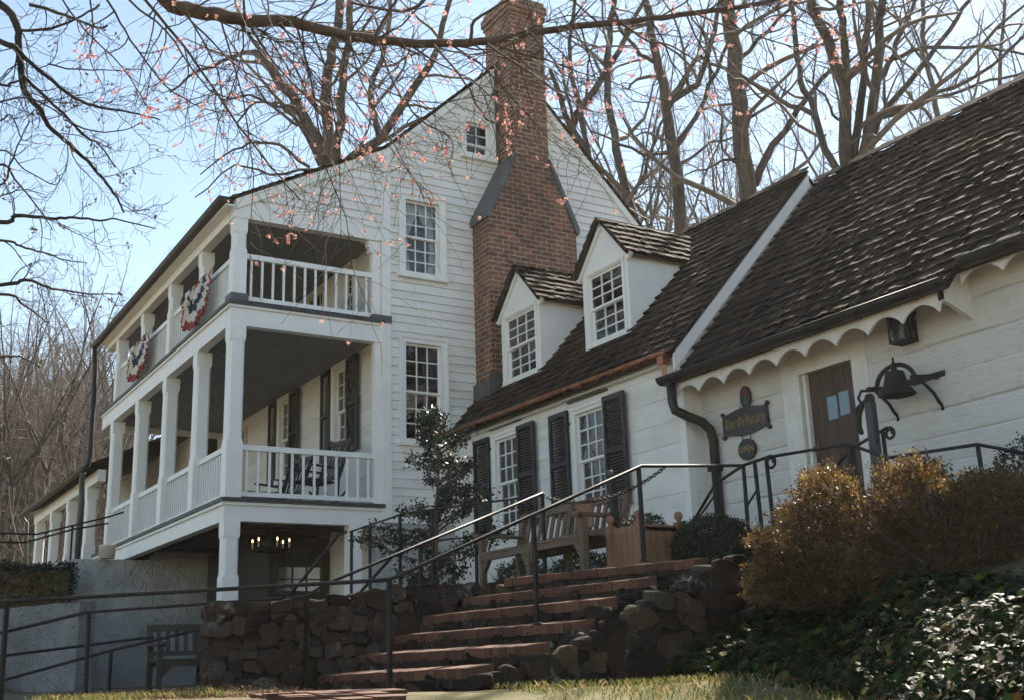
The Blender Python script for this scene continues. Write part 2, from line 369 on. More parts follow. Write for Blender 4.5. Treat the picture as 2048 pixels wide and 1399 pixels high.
def window(parent, F, u0, u1, z0, z1, cols, rows_up, rows_lo, casing=0.11, curtain=False, cap=False, proud=0.05, sill=0.07, split=None):
    """double-hung sash window; u0..z1 are the outside of the casing"""
    c = casing; a0, a1, b0, b1 = u0+c, u1-c, z0+(sill if sill else c), z1-c
    m = MB(); m.M = F
    m.box(u0, a0, -proud, 0.09, z0, z1); m.box(a1, u1, -proud, 0.09, z0, z1); m.box(a0, a1, -proud, 0.09, b1, z1)
    g = 0.018
    m.box(u0-g, u0+0.03, -proud-0.018, -proud+0.002, z0, z1+g); m.box(u1-0.03, u1+g, -proud-0.018, -proud+0.002, z0, z1+g); m.box(u0+0.03, u1-0.03, -proud-0.018, -proud+0.002, z1-0.03, z1+g)
    if cap: m.box(u0-0.05, u1+0.05, -proud-0.05, 0.0, z1+g+0.002, z1+g+0.05)
    m.box(a0, a1, 0.088, 0.10, b0, b0+0.004)
    w_ = m.build('window', M['white'], parent)
    m = MB(); m.M = F; m.box(u0-0.03, u1+0.03, -proud-0.045, 0.10, z0-0.035, b0-0.001); m.build('sill', M['white'], w_)
    tot = rows_up+rows_lo; mid = b0 + (b1-b0)*rows_lo/tot
    for nm, zb, zt, d, rows in (('lower', b0, mid+0.015, 0.055, rows_lo), ('upper', mid-0.015, b1, 0.02, rows_up)):
        m = MB(); m.M = F; st = 0.042
        m.box(a0, a0+st, d, d+0.035, zb, zt); m.box(a1-st, a1, d, d+0.035, zb, zt)
        m.box(a0+st, a1-st, d, d+0.035, zb, zb+st*0.9); m.box(a0+st, a1-st, d, d+0.035, zt-st*0.9, zt)
        w2 = a1-a0-2*st; h2 = zt-zb-1.8*st
        for i in range(1, cols):
            x = a0+st+w2*i/cols; m.box(x-0.010, x+0.010, d+0.004, d+0.03, zb+st*0.9, zt-st*0.9)
        for i in range(1, rows):
            z = zb+st*0.9+h2*i/rows; m.box(a0+st, a1-st, d+0.006, d+0.028, z-0.010, z+0.010)
        m.build('sash', M['white'], w_)
        m = MB(); m.M = F; m.add([(a0+st,d+0.02,zb+st*.9),(a1-st,d+0.02,zb+st*.9),(a1-st,d+0.02,zt-st*.9),(a0+st,d+0.02,zt-st*.9)], [(0,1,2,3)])
        m.build('pane', M['glass'], w_)
    if curtain:
        m = MB(); m.M = F; n = 26
        for side in (0, 1):
            vs = []; fs = []; rowsn = 14
            for j in range(rowsn+1):
                t = j/rowsn; z = b1 - t*(b1-b0)
                wd = (a1-a0)*(0.5 if t < 0.05 else 0.50 - 0.36*math.sin(min(t/0.62,1)*math.pi/2)**1.5 + (0.10*(t-0.62)/0.38 if t > 0.62 else 0))
                for i in range(n+1):
                    x = wd*i/n; xx = a0+0.02+x if side == 0 else a1-0.02-x
                    vs.append((xx, 0.14+0.018*math.sin(i*1.3+j*0.15), z))
            for j in range(rowsn):
                for i in range(n):
                    k = j*(n+1)+i; fs.append((k, k+1, k+n+2, k+n+1))
            m.add(vs, fs, True)
        m.build('curtain', M['curtain'], w_, uv=False)
    return (a0, a1, b0, b1)
def shutter(parent, F, u0, u1, z0, z1, swing=0.0):
    m = MB(); m.M = F; d0, d1 = -0.10, -0.055; s = 0.055
    m.box(u0, u0+s, d0, d1, z0, z1); m.box(u1-s, u1, d0, d1, z0, z1)
    zm = z0+(z1-z0)*0.5
    for a, b in ((z0, z0+0.09), (zm-0.035, zm+0.035), (z1-0.07, z1)): m.box(u0+s, u1-s, d0, d1, a, b)
    for a, b in ((z0+0.09, zm-0.035), (zm+0.035, z1-0.07)):
        n = int((b-a)/0.042)
        for i in range(n):
            z = a+(b-a)*(i+0.5)/n
            m.add([(u0+s,d0+0.008,z-0.022),(u1-s,d0+0.008,z-0.022),(u1-s,d1-0.006,z+0.018),(u0+s,d1-0.006,z+0.018)], [(0,1,2,3)])
    o = m.build('shutter', M['shutter'], parent)
    m = MB(); m.M = F
    hu = u1 if swing > 0 else u0
    for z in (z0+0.2, z1-0.2): m.box(hu-0.03, hu+0.03, d1, -0.02, z-0.02, z+0.02)
    m.build('hinge', M['iron'], o)
    m = MB(); m.M = F; um = (u0+u1)/2
    m.tube([(um,-0.02,z0-0.03),(um,-0.12,z0-0.03),(um,-0.13,z0-0.10),(um,-0.11,z0-0.12)], 0.008, 5); m.build('shutter_dog', M['iron'], o)
def column(parent, x, y, z0, z1, w0=0.235, rail=0.85, name='column'):
    m = MB(); h = w0/2; H = z1-z0
    def ring(z, hw, ch):
        a = hw; c = max(ch, 0.001)
        return [(x-a+c,y-a,z),(x+a-c,y-a,z),(x+a,y-a+c,z),(x+a,y+a-c,z),(x+a-c,y+a,z),(x-a+c,y+a,z),(x-a,y+a-c,z),(x-a,y-a+c,z)]
    rl = rail
    secs = [(z0,h,0),(z0+rl,h,0),(z0+rl+0.06,h-0.007,0.034),(z1-0.27,h-0.007,0.034),(z1-0.22,h,0),(z1,h,0)]
    vs = []; fs = []
    for z, hw, ch in secs: vs += ring(z, hw, ch)
    for i in range(len(secs)-1):
        for k in range(8): fs.append((i*8+k, i*8+(k+1)%8, i*8+8+(k+1)%8, i*8+8+k))
    fs.append(tuple(range(7,-1,-1))); fs.append(tuple(range((len(secs)-1)*8, len(secs)*8)))
    m.add(vs, fs); return m.build(name, M['white'], parent)
def railing(parent, p, q, zb, zt, spacing=0.125):
    """porch balustrade between two points (x,y)"""
    p = Vector((p[0], p[1], 0)); q = Vector((q[0], q[1], 0)); L = (q-p).length; Z = Vector((0,0,1))
    m = MB(); m.beam(p+Z*zt, q+Z*zt, 0.075, 0.085); m.beam(p+Z*zb, q+Z*zb, 0.07, 0.07)
    o = m.build('railing', M['white'], parent)
    n = int(L/spacing)
    for i in range(n):
        c = p+(q-p)*((i+0.5)/n); m = MB(); m.box(c.x-0.017, c.x+0.017, c.y-0.017, c.y+0.017, zb+0.035, zt-0.0425); m.build('baluster', M['white'], o)
def gutter(parent, p, q, r=0.065, mat_='patina', name='gutter', brackets=0, cap=True):
    p = Vector(p); q = Vector(q); d = (q-p).normalized(); Z = Vector((0,0,1)); s = d.cross(Z).normalized()
    m = MB(); n = 9; vs = []; fs = []
    for P in (p, q):
        for k in range(n):
            a = math.pi*k/(n-1); vs.append(P + s*(r*math.cos(a)) - Z*(r*math.sin(a)))
        for k in range(n):
            a = math.pi*(n-1-k)/(n-1); vs.append(P + s*((r-0.008)*math.cos(a)) - Z*((r-0.008)*math.sin(a)))
    N = 2*n
    for k in range(N): fs.append((k, (k+1)%N, N+(k+1)%N, N+k))
    if cap: fs += [tuple(range(n-1,-1,-1)), tuple(N+k for k in range(n))]
    m.add(vs, fs)
    for e in (s*r, -s*r): m.tube([p+e, q+e], 0.010, 5)
    for i in range(brackets):
        P = p+(q-p)*((i+0.5)/brackets)
        m.tube([P+s*(r*1.12*math.cos(a))-Z*(r*1.12*math.sin(a)) for a in [math.pi*k/8 for k in range(9)]], 0.008, 4)
    return m.build(name, M[mat_], parent)
rnd = random.Random(7)

# ================================================================== MAIN HOUSE
YG = 17.02
house = thing('porch_house', 'tall white clapboard house with two storeys of columned porch and a huge brick chimney', 'house', (8, 21, 0.2))
FG = frame((0, YG, 0), (1,0,0), (0,1,0))
XP, XW = 5.30, 7.95
YE = 26.2
AP = (10.58, 11.32)
def zroof(x):
    if x < 7.97: return 7.39 + (x-5.31)*(8.84-7.39)/(7.97-5.31)
    if x < AP[0]: return 8.84 + (x-7.97)*(AP[1]-8.84)/(AP[0]-7.97)
    return AP[1] - (x-AP[0])*(AP[1]-8.45)/(13.42-AP[0])
def xl(z): # left edge of the gable at height z (block above the porch included)
    if z < 7.42: return XW
    if z < 8.84: return 5.31 + (z-7.39)*(7.97-5.31)/(8.84-7.39)
    return 7.97 + (z-8.84)*(AP[0]-7.97)/(AP[1]-8.84)
def xr(z):
    return 13.42 if z < 8.45 else AP[0] + (AP[1]-z)*(13.42-AP[0])/(AP[1]-8.45)
low_win = (8.21, 9.12, 3.62, 5.46); up_win = (8.23, 9.12, 6.55, 8.08); at_win = (9.50, 10.20, 9.05, 9.86); at_win2 = (11.12, 11.58, 8.60, 9.86)
def inset(b, c=0.09): return (b[0]+c, b[1]-c, b[2]+0.06, b[3]-c)
mb = MB()
siding(mb, FG, xl, xr, 2.30, 11.30, 0.150, 0.024, [inset(b) for b in (low_win, up_win, at_win)] + [(9.72,11.55,3.0,7.7),(10.32,11.03,7.7,11.4)], 0.08, rnd)
wall = mb.build('gable_wall', M['siding'], house)
mb = MB(); mb.box(7.7, 13.42, YG+0.003, YG+0.05, 0.0, 2.30); mb.build('basement_wall', M['stucco'], house)
# solid dark core keeps the inside dark
mb = MB()
ins = 0.22
mb.prism([(XW+ins,YG+0.35,0.1),(13.2,YG+0.35,0.1),(13.2,YG+0.35,8.3),(AP[0],YG+0.35,AP[1]-0.3),(XW+ins,YG+0.35,8.6)], (0, YE-YG-0.4, 0)); mb.build('interior', M['dark'], house)
# other outer walls
mb = MB(); mb.box(13.37, 13.42, YG+0.05, YE, 0, 8.4); mb.build('back_wall', M['white'], house)
mb = MB(); mb.prism([(XW,YE-0.06,0.5),(13.3,YE-0.06,0.5),(13.3,YE-0.06,8.4),(AP[0],YE-0.06,AP[1]-0.1),(XW,YE-0.06,8.7)], (0,0.05,0)); mb.build('far_gable_wall', M['white'], house)
mb = MB(); mb.box(7.90, 8.06, YG-0.034, YG+0.1, 2.3, 8.74); mb.box(13.32, 13.45, YG-0.034, YG+0.1, 3.5, 8.3); mb.box(13.455,13.50, YG-0.02, YG+0.1, 3.5, 8.3); mb.build('corner_board', M['white'], house)
# rake boards
mb = MB()
def rake(x0, x1, wdt=0.17, y0=YG-0.05, y1=YG-0.008):
    z0, z1 = zroof(x0), zroof(x1)
    mb.prism([(x0,y0,z0-wdt),(x1,y0,z1-wdt),(x1,y0,z1),(x0,y0,z0)], (0,y1-y0,0))
rake(5.31, 7.968); rake(7.972, AP[0]-0.001); rake(AP[0]+0.001, 13.5)
mb.build('rake_board', M['white'], house)
# roof slabs
mb = MB()
def slab(x0, x1, over=0.06, t=0.03):
    z0, z1 = zroof(x0)+0.004, zroof(x1)+0.004
    mb.prism([(x0,YG-over,z0),(x1,YG-over,z1),(x1,YG-over,z1+t),(x0,YG-over,z0+t)], (0, YE-YG+2*over, 0))
slab(5.13, 7.968); slab(7.972, AP[0]-0.002); slab(AP[0]+0.002, 13.62)
roof = mb.build('roof', M['shake'], house)
mb = MB()
for x0, x1 in ((5.11, 7.97), (7.97, AP[0]), (13.62, AP[0])):
    z0, z1 = zroof(x0)+0.045, zroof(x1)+0.045; v = Vector((x1-x0, 0, z1-z0)); h = v.length
    shingles(mb, (x0, YG-0.075, z0), (0,1,0), v.normalized(), YE-YG+0.15, h, rnd, 0.17, (0.14,0.26), 0.014, 0.006)
mb.build('shingles', M['shake'], roof, uv=False)
# chimney on the gable
YC = 16.44
mb = MB()
mb.box(9.70, 11.58, YC, YG+0.02, 0.9, 7.76)
mb.prism([(9.70,YC,7.76),(11.58,YC,7.76),(11.05,YC,8.99),(10.30,YC,8.99)], (0, YG+0.02-YC, 0))
mb.box(10.30, 11.05, YC, YG+0.35, 8.99, 11.98)
mb.box(10.27, 11.08, YC-0.03, YG+0.38, 11.98, 12.07); mb.box(10.24, 11.11, YC-0.06, YG+0.41, 12.07, 12.23); mb.box(10.28, 11.07, YC-0.02, YG+0.37, 12.23, 12.33)
chim = mb.build('chimney', M['brick'], house)
mb = MB()
mb.prism([(9.64,YC-0.05,7.66),(9.70,YC-0.05,7.66),(9.76,YC-0.05,7.80),(10.32,YC-0.05,8.95),(10.30,YC-0.05,9.06),(9.64,YC-0.05,7.78)], (0, YG-YC+0.03, 0))
mb.build('shoulder_flashing', M['lead'], chim); mb = MB()
mb.prism([(11.64,YC-0.05,7.66),(11.58,YC-0.05,7.66),(11.52,YC-0.05,7.80),(11.03,YC-0.05,8.95),(11.05,YC-0.05,9.06),(11.64,YC-0.05,7.78)], (0, YG-YC+0.03, 0))
mb.build('shoulder_flashing', M['lead'], chim)
mb = MB(); mb.box(10.24, 10.296, YG-0.06, YG-0.02, 9.05, 11.1); mb.build('side_flashing', M['lead'], chim)
mb = MB(); mb.box(10.45, 10.9, YC+0.15, YG+0.2, 12.331, 12.36); mb.build('flue', M['dark'], chim)
# gable windows
window(house, FG, *low_win, 3, 3, 3); window(house, FG, *up_win, 3, 3, 3, curtain=True); window(house, FG, *at_win, 2, 2, 1, casing=0.10)
mb = MB(); mb.M = FG; mb.box(11.08, 11.46, -0.06, 0, 8.7, 9.75); mb.box(11.10, 11.42, -0.07, -0.06, 8.75, 9.70); mb.build('attic_window_casing', M['white'], house)
mb = MB(); mb.lathe([(0.012,4.24),(0.012,4.33),(0.003,4.335)], (8.97,17.28,0), 8); wc = mb.build('window_candle', M['candle'], house)
mb = MB(); mb.lathe([(0.001,4.335),(0.012,4.352),(0.009,4.37),(0.001,4.40)], (8.97,17.28,0), 8); mb.build('flame', M['flame'], wc)
# --- porch
ZD1, ZD2, ZC = 2.56, 5.66, 7.10
colY = [17.13, 18.9, 20.85, 22.9, 25.04]
def porch_level(zt, zb_beam, name):
    mb = MB(); mb.box(XP, XP+0.16, YG+0.165, 26.0, zb_beam, zt-0.03); mb.box(XP, XW-0.02, YG, YG+0.16, zb_beam, zt-0.03); mb.box(XP+0.16, XW, 25.85, 26.0, zb_beam, zt-0.03)
    mb.build('porch_beam', M['white'], house)
    mb = MB(); mb.box(XP-0.035, XW-0.02, YG-0.03, YG-0.003, zt-0.075, zt-0.032); mb.box(XP-0.035, XP-0.003, YG-0.003, 26.0, zt-0.075, zt-0.032); mb.build('beam_moulding', M['white'], house)
    mb = MB(); mb.box(XP-0.06, XW-0.01, YG-0.06, 26.0, zt-0.03, zt+0.025); mb.build('porch_deck', M['deck_edge'], house)
    mb = MB(); mb.box(XP+0.16, XW, YG+0.16, 25.85, zb_beam+0.12, zb_beam+0.15)
    n = 22
    for i in range(n):
        x = XP+0.17+(XW-XP-0.2)*i/n; mb.box(x, x+0.012, YG+0.165, 25.84, zb_beam+0.108, zb_beam+0.12)
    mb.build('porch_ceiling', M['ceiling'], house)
porch_level(ZD2, 5.30, 'upper')
# lowest level: open joists instead of a ceiling
mb = MB(); mb.box(XP, XP+0.16, YG+0.165, 26.0, 2.24, ZD1-0.03); mb.box(XP, XW-0.02, YG, YG+0.16, 2.24, ZD1-0.03); mb.build('porch_beam', M['white'], house)
mb = MB(); mb.box(XP-0.035, XW-0.02, YG-0.03, YG-0.003, ZD1-0.08, ZD1-0.034); mb.box(XP-0.035, XP-0.003, YG-0.003, 26.0, ZD1-0.08, ZD1-0.034); mb.build('beam_moulding', M['white'], house)
mb = MB(); mb.box(XP-0.06, XW-0.01, YG-0.06, 26.0, ZD1-0.03, ZD1+0.03); mb.build('porch_deck', M['deck_edge'], house)
mb = MB()
for i in range(14):
    y = YG+0.4+i*0.62; mb.box(XP+0.17, XW, y, y+0.07, 2.33, ZD1-0.04)
mb.build('joists', M['old_wood'], house)
# upper ceiling beam and roof soffit
mb = MB(); mb.box(XP, XP+0.16, YG+0.165, 26.0, ZC, 7.40); mb.box(XP, XW-0.02, YG-0.012, YG+0.16, ZC, 7.42); mb.build('porch_beam', M['white'], house)
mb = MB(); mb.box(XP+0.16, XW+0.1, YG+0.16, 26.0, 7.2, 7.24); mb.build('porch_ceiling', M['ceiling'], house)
mb = MB(); mb.box(5.15, XP-0.003, YG-0.04, 26.1, 7.255, 7.29); mb.build('soffit', M['white'], house)
gutter(house, (5.10, YG-0.12, 7.37), (5.10, 26.4, 7.29), 0.08)
for y in colY:
    column(house, XP+0.13, y, ZD2+0.03, ZC, 0.22, 0.86); column(house, XP+0.13, y, ZD1+0.03, 5.30, 0.255, 0.86)
for y in colY[:1]: column(house, XP+0.13, y, -0.2, 2.24, 0.25, 1.6)
mb = MB(); mb.box(XP-0.012, XP+0.272, YG-0.03, YG+0.27, ZD2+0.026, ZD2+0.16); mb.build('lead_base', M['lead'], house); mb = MB(); mb.box(7.72, 8.07, YG-0.045, YG+0.1, ZD2-0.02, ZD2+0.11); mb.build('lead_base', M['lead'], house)
# pilasters at the house end of the porch
mb = MB()
mb.box(7.74, 7.89, YG+0.02, YG+0.14, ZD2+0.11, ZC); mb.box(7.66, 7.74, YG+0.02, YG+0.14, ZC-0.12, ZC); mb.box(7.69, 7.74, YG+0.02, YG+0.14, ZC-0.22, ZC-0.12)
mb.box(7.78, 7.895, YG+0.02, YG+0.14, ZD1+0.03, 5.3); mb.box(7.33, 7.55, YG+0.0, YG+0.2, -0.2, 2.24); mb.build('pilaster', M['white'], house)
for i in range(4):
    railing(house, (XP+0.13, colY[i]+0.12), (XP+0.13, colY[i+1]-0.12), ZD2+0.11, ZD2+0.84); railing(house, (XP+0.13, colY[i]+0.13), (XP+0.13, colY[i+1]-0.13), ZD1+0.10, ZD1+0.84)
railing(house, (XP+0.25, 17.10), (7.74, 17.10), ZD2+0.11, ZD2+0.82, 0.178); railing(house, (XP+0.26, 17.10), (7.78, 17.10), ZD1+0.10, ZD1+0.82, 0.172)
# porch-side wall with its windows, shutters and doors
FP = frame((XW, 0, 0), (0,-1,0), (1,0,0))
p1 = [(-18.95+0.0, -18.40, 3.72, 5.36), (-21.92, -21.35, 3.72, 5.36)]
pw1 = [(-19.18, -18.44, 3.66, 5.38), (-22.02, -21.28, 3.66, 5.38)]
pw2 = [(-18.95, -18.15, 6.2, 7.14), ]
mb = MB()
siding(mb, FP, lambda z: -26.1, lambda z: -YG-0.1, ZD1+0.03, 5.42, 0.30, 0.008, [inset(b) for b in pw1], 0.1, rnd)
siding(mb, FP, lambda z: -26.1, lambda z: -YG-0.1, ZD2+0.03, 7.2, 0.30, 0.008, [(-18.85,-18.25,6.12,7.05)], 0.1, rnd)
mb.box(XW, XW+0.05, YG+0.05, 26.1, 0.0, 2.5)
mb.build('porch_wall', M['siding'], house)
for b in pw1:
    window(house, FP, *b, 2, 3, 3, casing=0.09, cap=False)
    shutter(house, FP, b[0]-0.44, b[0]-0.01, b[2]+0.02, b[3]-0.02, 1); shutter(house, FP, b[1]+0.01, b[1]+0.48, b[2]+0.02, b[3]-0.02, -1)
window(house, FP, -18.92, -18.18, 6.05, 7.15, 3, 3, 3, casing=0.08)
def panel_door(y0, y1, z0, z1, zt):
    F = FP; m = MB(); m.M = F
    m.box(-y1, -y1+0.1, -0.05, 0, z0, zt+0.1); m.box(-y0-0.1, -y0, -0.05, 0, z0, zt+0.1); m.box(-y1+0.1, -y0-0.1, -0.05, 0, zt, zt+0.1); m.box(-y1+0.1, -y0-0.1, -0.04, 0, z1, z1+0.07)
    o = m.build('door_frame', M['cream'], house)
    m = MB(); m.M = F; m.box(-y1+0.1, -y0-0.1, -0.02, -0.009, z0, z1)
    for a in (0.14, 0.62):
        for k in (0, 1):
            ww = (y1-y0-0.2)/2; xx = -y1+0.1+k*ww; m.box(xx+0.06, xx+ww-0.06, -0.032, -0.02, z0+a*(z1-z0), z0+(a+0.32)*(z1-z0))
    m.build('door', M['cream'], o)
    m = MB(); m.M = F; m.box(-y1+0.1, -y0-0.1, -0.012, -0.009, z1+0.07, zt)
    m.build('transom_pane', M['dark'], o)
    m = MB(); m.M = F
    for k in range(1, 4):
        x = -y1+0.1+(y1-y0-0.2)*k/4; m.box(x-0.01, x+0.01, -0.022, -0.012, z1+0.07, zt)
    m.build('transom_bar', M['white'], o)
panel_door(19.6, 20.5, ZD2+0.03, 6.95-0.25, 6.98); panel_door(24.0, 24.95, ZD1+0.03, 4.85, 5.12)
# downspout at the far end of the porch
mb = MB(); mb.tube([(5.10,26.3,7.24),(5.10,26.28,7.0),(5.12,26.2,6.75),(5.12,26.15,4.75),(5.08,26.1,4.55),(4.95,26.0,4.35)], 0.055, 8); mb.build('downspout', M['patina'], house)

# ================================================================== MIDDLE WING
wing = thing('dormered_wing', 'low white wing with two dormers, copper gutter and black shuttered windows', 'house', (10.5, 14, 0.6))
XM, Y1 = 9.22, 10.92
FM = frame((XM, 0, 0), (0,-1,0), (1,0,0))
ZE, SL = 3.86, 1.09
def zmid(x): return ZE + SL*(x-9.14)
XRD = 11.80
mw1, mw2 = (-15.66, -14.83, 2.0, 3.55), (-13.40, -12.56, 2.0, 3.52)
mb = MB()
siding(mb, FM, lambda z: -YG+0.03, lambda z: -Y1-0.06, 0.75, 3.80, 0.33, 0.009, [inset(b) for b in (mw1, mw2)], 0.12, rnd)
mb.build('front_wall', M['siding'], wing)
FE = frame((0, Y1, 0), (1,0,0), (0,1,0))
mb = MB()
siding(mb, FE, lambda z: XM+0.06, lambda z: 14.3 if z < 3.9 else min(14.3, XRD+(zmid(XRD)-z)/SL), 0.75, 6.62, 0.33, 0.006, [], 0.1, rnd)
mb2 = MB()
for v in mb.v: pass
mb.v = [(max(v[0], 9.14+(v[2]-ZE)/SL+0.02) if v[2] > ZE else v[0], v[1], v[2]) for v in mb.v]
mb.build('end_wall', M['siding'], wing)
mb = MB(); mb.box(XM-0.022, XM+0.09, Y1-0.022, Y1+0.09, 0.75, 3.78); mb.build('corner_board', M['white'], wing)
mb = MB(); mb.prism([(XM+0.25,Y1+0.3,0.7),(14.0,Y1+0.3,0.7),(14.0,Y1+0.3,3.9),(XRD,Y1+0.3,6.3),(XM+0.25,Y1+0.3,3.75)], (0, YG-Y1-0.35, 0)); mb.build('interior', M['dark'], wing)
mb = MB(); mb.box(14.3, 14.35, Y1, YG, 0.5, 3.95); mb.build('back_wall', M['white'], wing)
ux = Vector((1,0,SL)).normalized()
mb = MB(); t = 0.06
def wslab(mb, x0, x1, y0, y1, zf, t):
    mb.prism([(x0,y0,zf(x0)-t),(x1,y0,zf(x1)-t),(x1,y0,zf(x1)),(x0,y0,zf(x0))], (0,y1-y0,0))
wslab(mb, 9.05, XRD, Y1-0.03, YG-0.03, lambda x: zmid(x)-0.03, 0.05)
mb.prism([(XRD,Y1-0.03,zmid(XRD)-0.08),(14.5,Y1-0.03,zmid(XRD)-SL*(14.5-XRD)-0.08),(14.5,Y1-0.03,zmid(XRD)-SL*(14.5-XRD)),(XRD,Y1-0.03,zmid(XRD)-0.03)], (0,YG-Y1,0))
wroof = mb.build('roof', M['shake'], wing)
mb = MB(); shingles(mb, (9.03, Y1-0.07, zmid(9.03)-0.03), (0,1,0), ux, YG-Y1+0.04, (XRD-9.03)*math.hypot(1,SL), rnd, 0.185, (0.06,0.14), 0.026, 0.012, jit=0.011)
# ridge cap boards
for i in range(26):
    y = Y1-0.07+i*0.235; mb.beam((XRD-0.05,y,zmid(XRD)+0.0),(XRD-0.05,y+0.25,zmid(XRD)+0.015),0.16,0.02,(-0.7,0,0.7))
mb.build('shingles', M['shake'], wroof, uv=False)
mb = MB(); mb.prism([(9.06,Y1-0.055,zmid(9.06)-0.26),(XRD,Y1-0.055,zmid(XRD)-0.26),(XRD,Y1-0.055,zmid(XRD)-0.055),(9.06,Y1-0.055,zmid(9.06)-0.055)], (0,0.03,0)); mb.build('rake_board', M['white'], wing)
gutter(wing, (9.04, 17.0, 3.83), (9.04, 10.95, 3.77), 0.065, 'copper', brackets=8)
mb = MB(); mb.tube([(9.04,11.05,3.72),(9.04,11.05,3.34)], 0.045, 4, smooth=False); mb.box(8.98,9.10,10.99,11.11,3.62,3.72); mb.build('downspout', M['copper'], wing)
mb = MB(); mb.box(9.12, 9.21, Y1, YG-0.04, 3.66, 3.79); mb.build('cornice_board', M['white'], wing)
for b in (mw1, mw2):
    window(wing, FM, *b, 3, 3, 3, casing=0.085, sill=0.06, proud=0.03)
    mb = MB(); mb.M = FM; mb.box(b[0]-0.06, b[1]+0.06, -0.05, 0, b[3]+0.10, b[3]+0.125); mb.build('drip_cap', M['deck_edge'], wing)
    shutter(wing, FM, b[0]-0.50, b[0]-0.02, b[2]+0.02, b[3]+0.0, 1); shutter(wing, FM, b[1]+0.02, b[1]+0.50, b[2]-0.0, b[3]-0.0, -1)
# flashing where the roof meets the chimney
mb = MB(); mb.box(9.63, 9.70, YC-0.01, YG-0.03, 4.3, 4.72); mb.box(9.62, 10.15, YC-0.04, YC-0.012, 4.25, 4.85); mb.build('chimney_flashing', M['lead'], wing)
def dormer(y0, y1):
    xf = 9.78; zb = zmid(xf)-0.02; zw = zb+1.23; ym = (y0+y1)/2; rise = 0.62; za = zw+rise
    d = bpy.data.objects.new('dormer', None); COL.objects.link(d); d.parent = wing; WORLD[d.name] = WORLD[wing.name].copy()
    F = frame((xf,0,0),(0,-1,0),(1,0,0))
    xb = 9.14+(zw-ZE)/SL     # where the cheek top meets the roof
    m = MB()
    for y, s in ((y0, 1), (y1, -1)):
        m.prism([(xf,y,zb-0.25),(xf,y,zw),(xb+0.05,y,zw),(xf+0.02,y,zb-0.25)], (0, s*0.05, 0))
        # board seams on the cheeks, parallel to the roof
    # front: stiles, gable
    m.prism([(xf,y0-0.006,zw),(xf,y1+0.006,zw),(xf,ym,za)], (0.05,0,0))
    m.box(xf-0.004, xf+0.06, y0-0.006, y0+0.12, zb-0.1, zw); m.box(xf-0.004, xf+0.06, y1-0.12, y1+0.006, zb-0.1, zw); m.box(xf-0.003,xf+0.06,y0+0.12,y1-0.12,zw-0.10,zw-0.001)
    m.box(xf-0.03, xf+0.06, y0-0.02, y1+0.02, zb-0.06, zb+0.03)
    m.build('dormer_walls', M['white'], d)
    m = MB()
    for i in range(1, 4):
        off = i*0.27
        m.beam((xf+off*0.92+0.02,y0-0.002,zb+0.0),(xb-0.02,y0-0.002,zb+(xb-xf-0.04-off*0.92)*SL),0.007,0.008,(0,-1,0)) if (xb-xf-off) > 0.1 else None
    m.build('board_seam', M['seam'], d)
    m = MB()
    for s, yy in ((-1, y0), (1, y1)):
        m.beam((xf-0.012,yy+s*0.10,zw-0.10),(xf-0.012,ym,za+0.02),0.05,0.10,(0,0,1))
    m.build('rake_board', M['white'], d)
    xe = 9.14+(za-ZE)/SL+0.1
    m = MB()
    for s, yy in ((-1, y0), (1, y1)):
        e = yy+s*0.09; ez = zw-0.07; v = Vector((0, ym-e, za+0.05-ez)); h = v.length; v.normalize()
        xw = 9.14+(ez-ZE)/SL
        m.prism([(xf-0.09,e,ez),(xf-0.09,ym,za+0.05),(xe,ym,za+0.05),(xw+0.12,e,ez)], Vector((0,-v.z*s*-1,v.y*s*1))*0.0+Vector((0,0,0.045)))
    rf = m.build('dormer_roof', M['shake'], d)
    m = MB()
    for s, yy in ((-1, y0), (1, y1)):
        e = yy+s*0.11; ez = zw-0.05; v = Vector((0, ym-e, za+0.09-ez)); h = v.length; v.normalize()
        xw = 9.14+(ez-ZE)/SL; L = xe-xf+0.12
        shingles(m, (xf-0.12, e, ez), (1,0,0), v, L, h, rnd, 0.17, (0.07,0.14), 0.024, 0.012, jit=0.011, clip=lambda a, b_: xf-0.12+a < xw+0.1+b_*v.z/SL+0.05)
    m.build('shingles', M['shake'], d, uv=False)
    m = MB(); m.box(xf+0.35, xf+0.4, y0+0.06, y1-0.06, zb-0.1, zw-0.02); m.build('interior', M['dark'], d)
    # window (casing without outer trim, sits between the stiles)
    m = MB(); m.M = F; nb = 26
    for i in range(nb):
        z = zb+0.10+(zw-zb-0.22)*i/nb; m.add([(-y1+0.13,0.145,z),(-y0-0.13,0.145,z),(-y0-0.13,0.175,z+0.022),(-y1+0.13,0.175,z+0.022)],[(0,1,2,3)])
    m.build('window_blind', M['lead'], d, uv=False)
    window(d, F, -y1+0.09, -y0-0.09, zb+0.03, zw-0.05, 3, 3, 3, casing=0.055, sill=0.05, proud=0.01)
    return d
dormer(15.02, 16.22); dormer(12.62, 13.76)

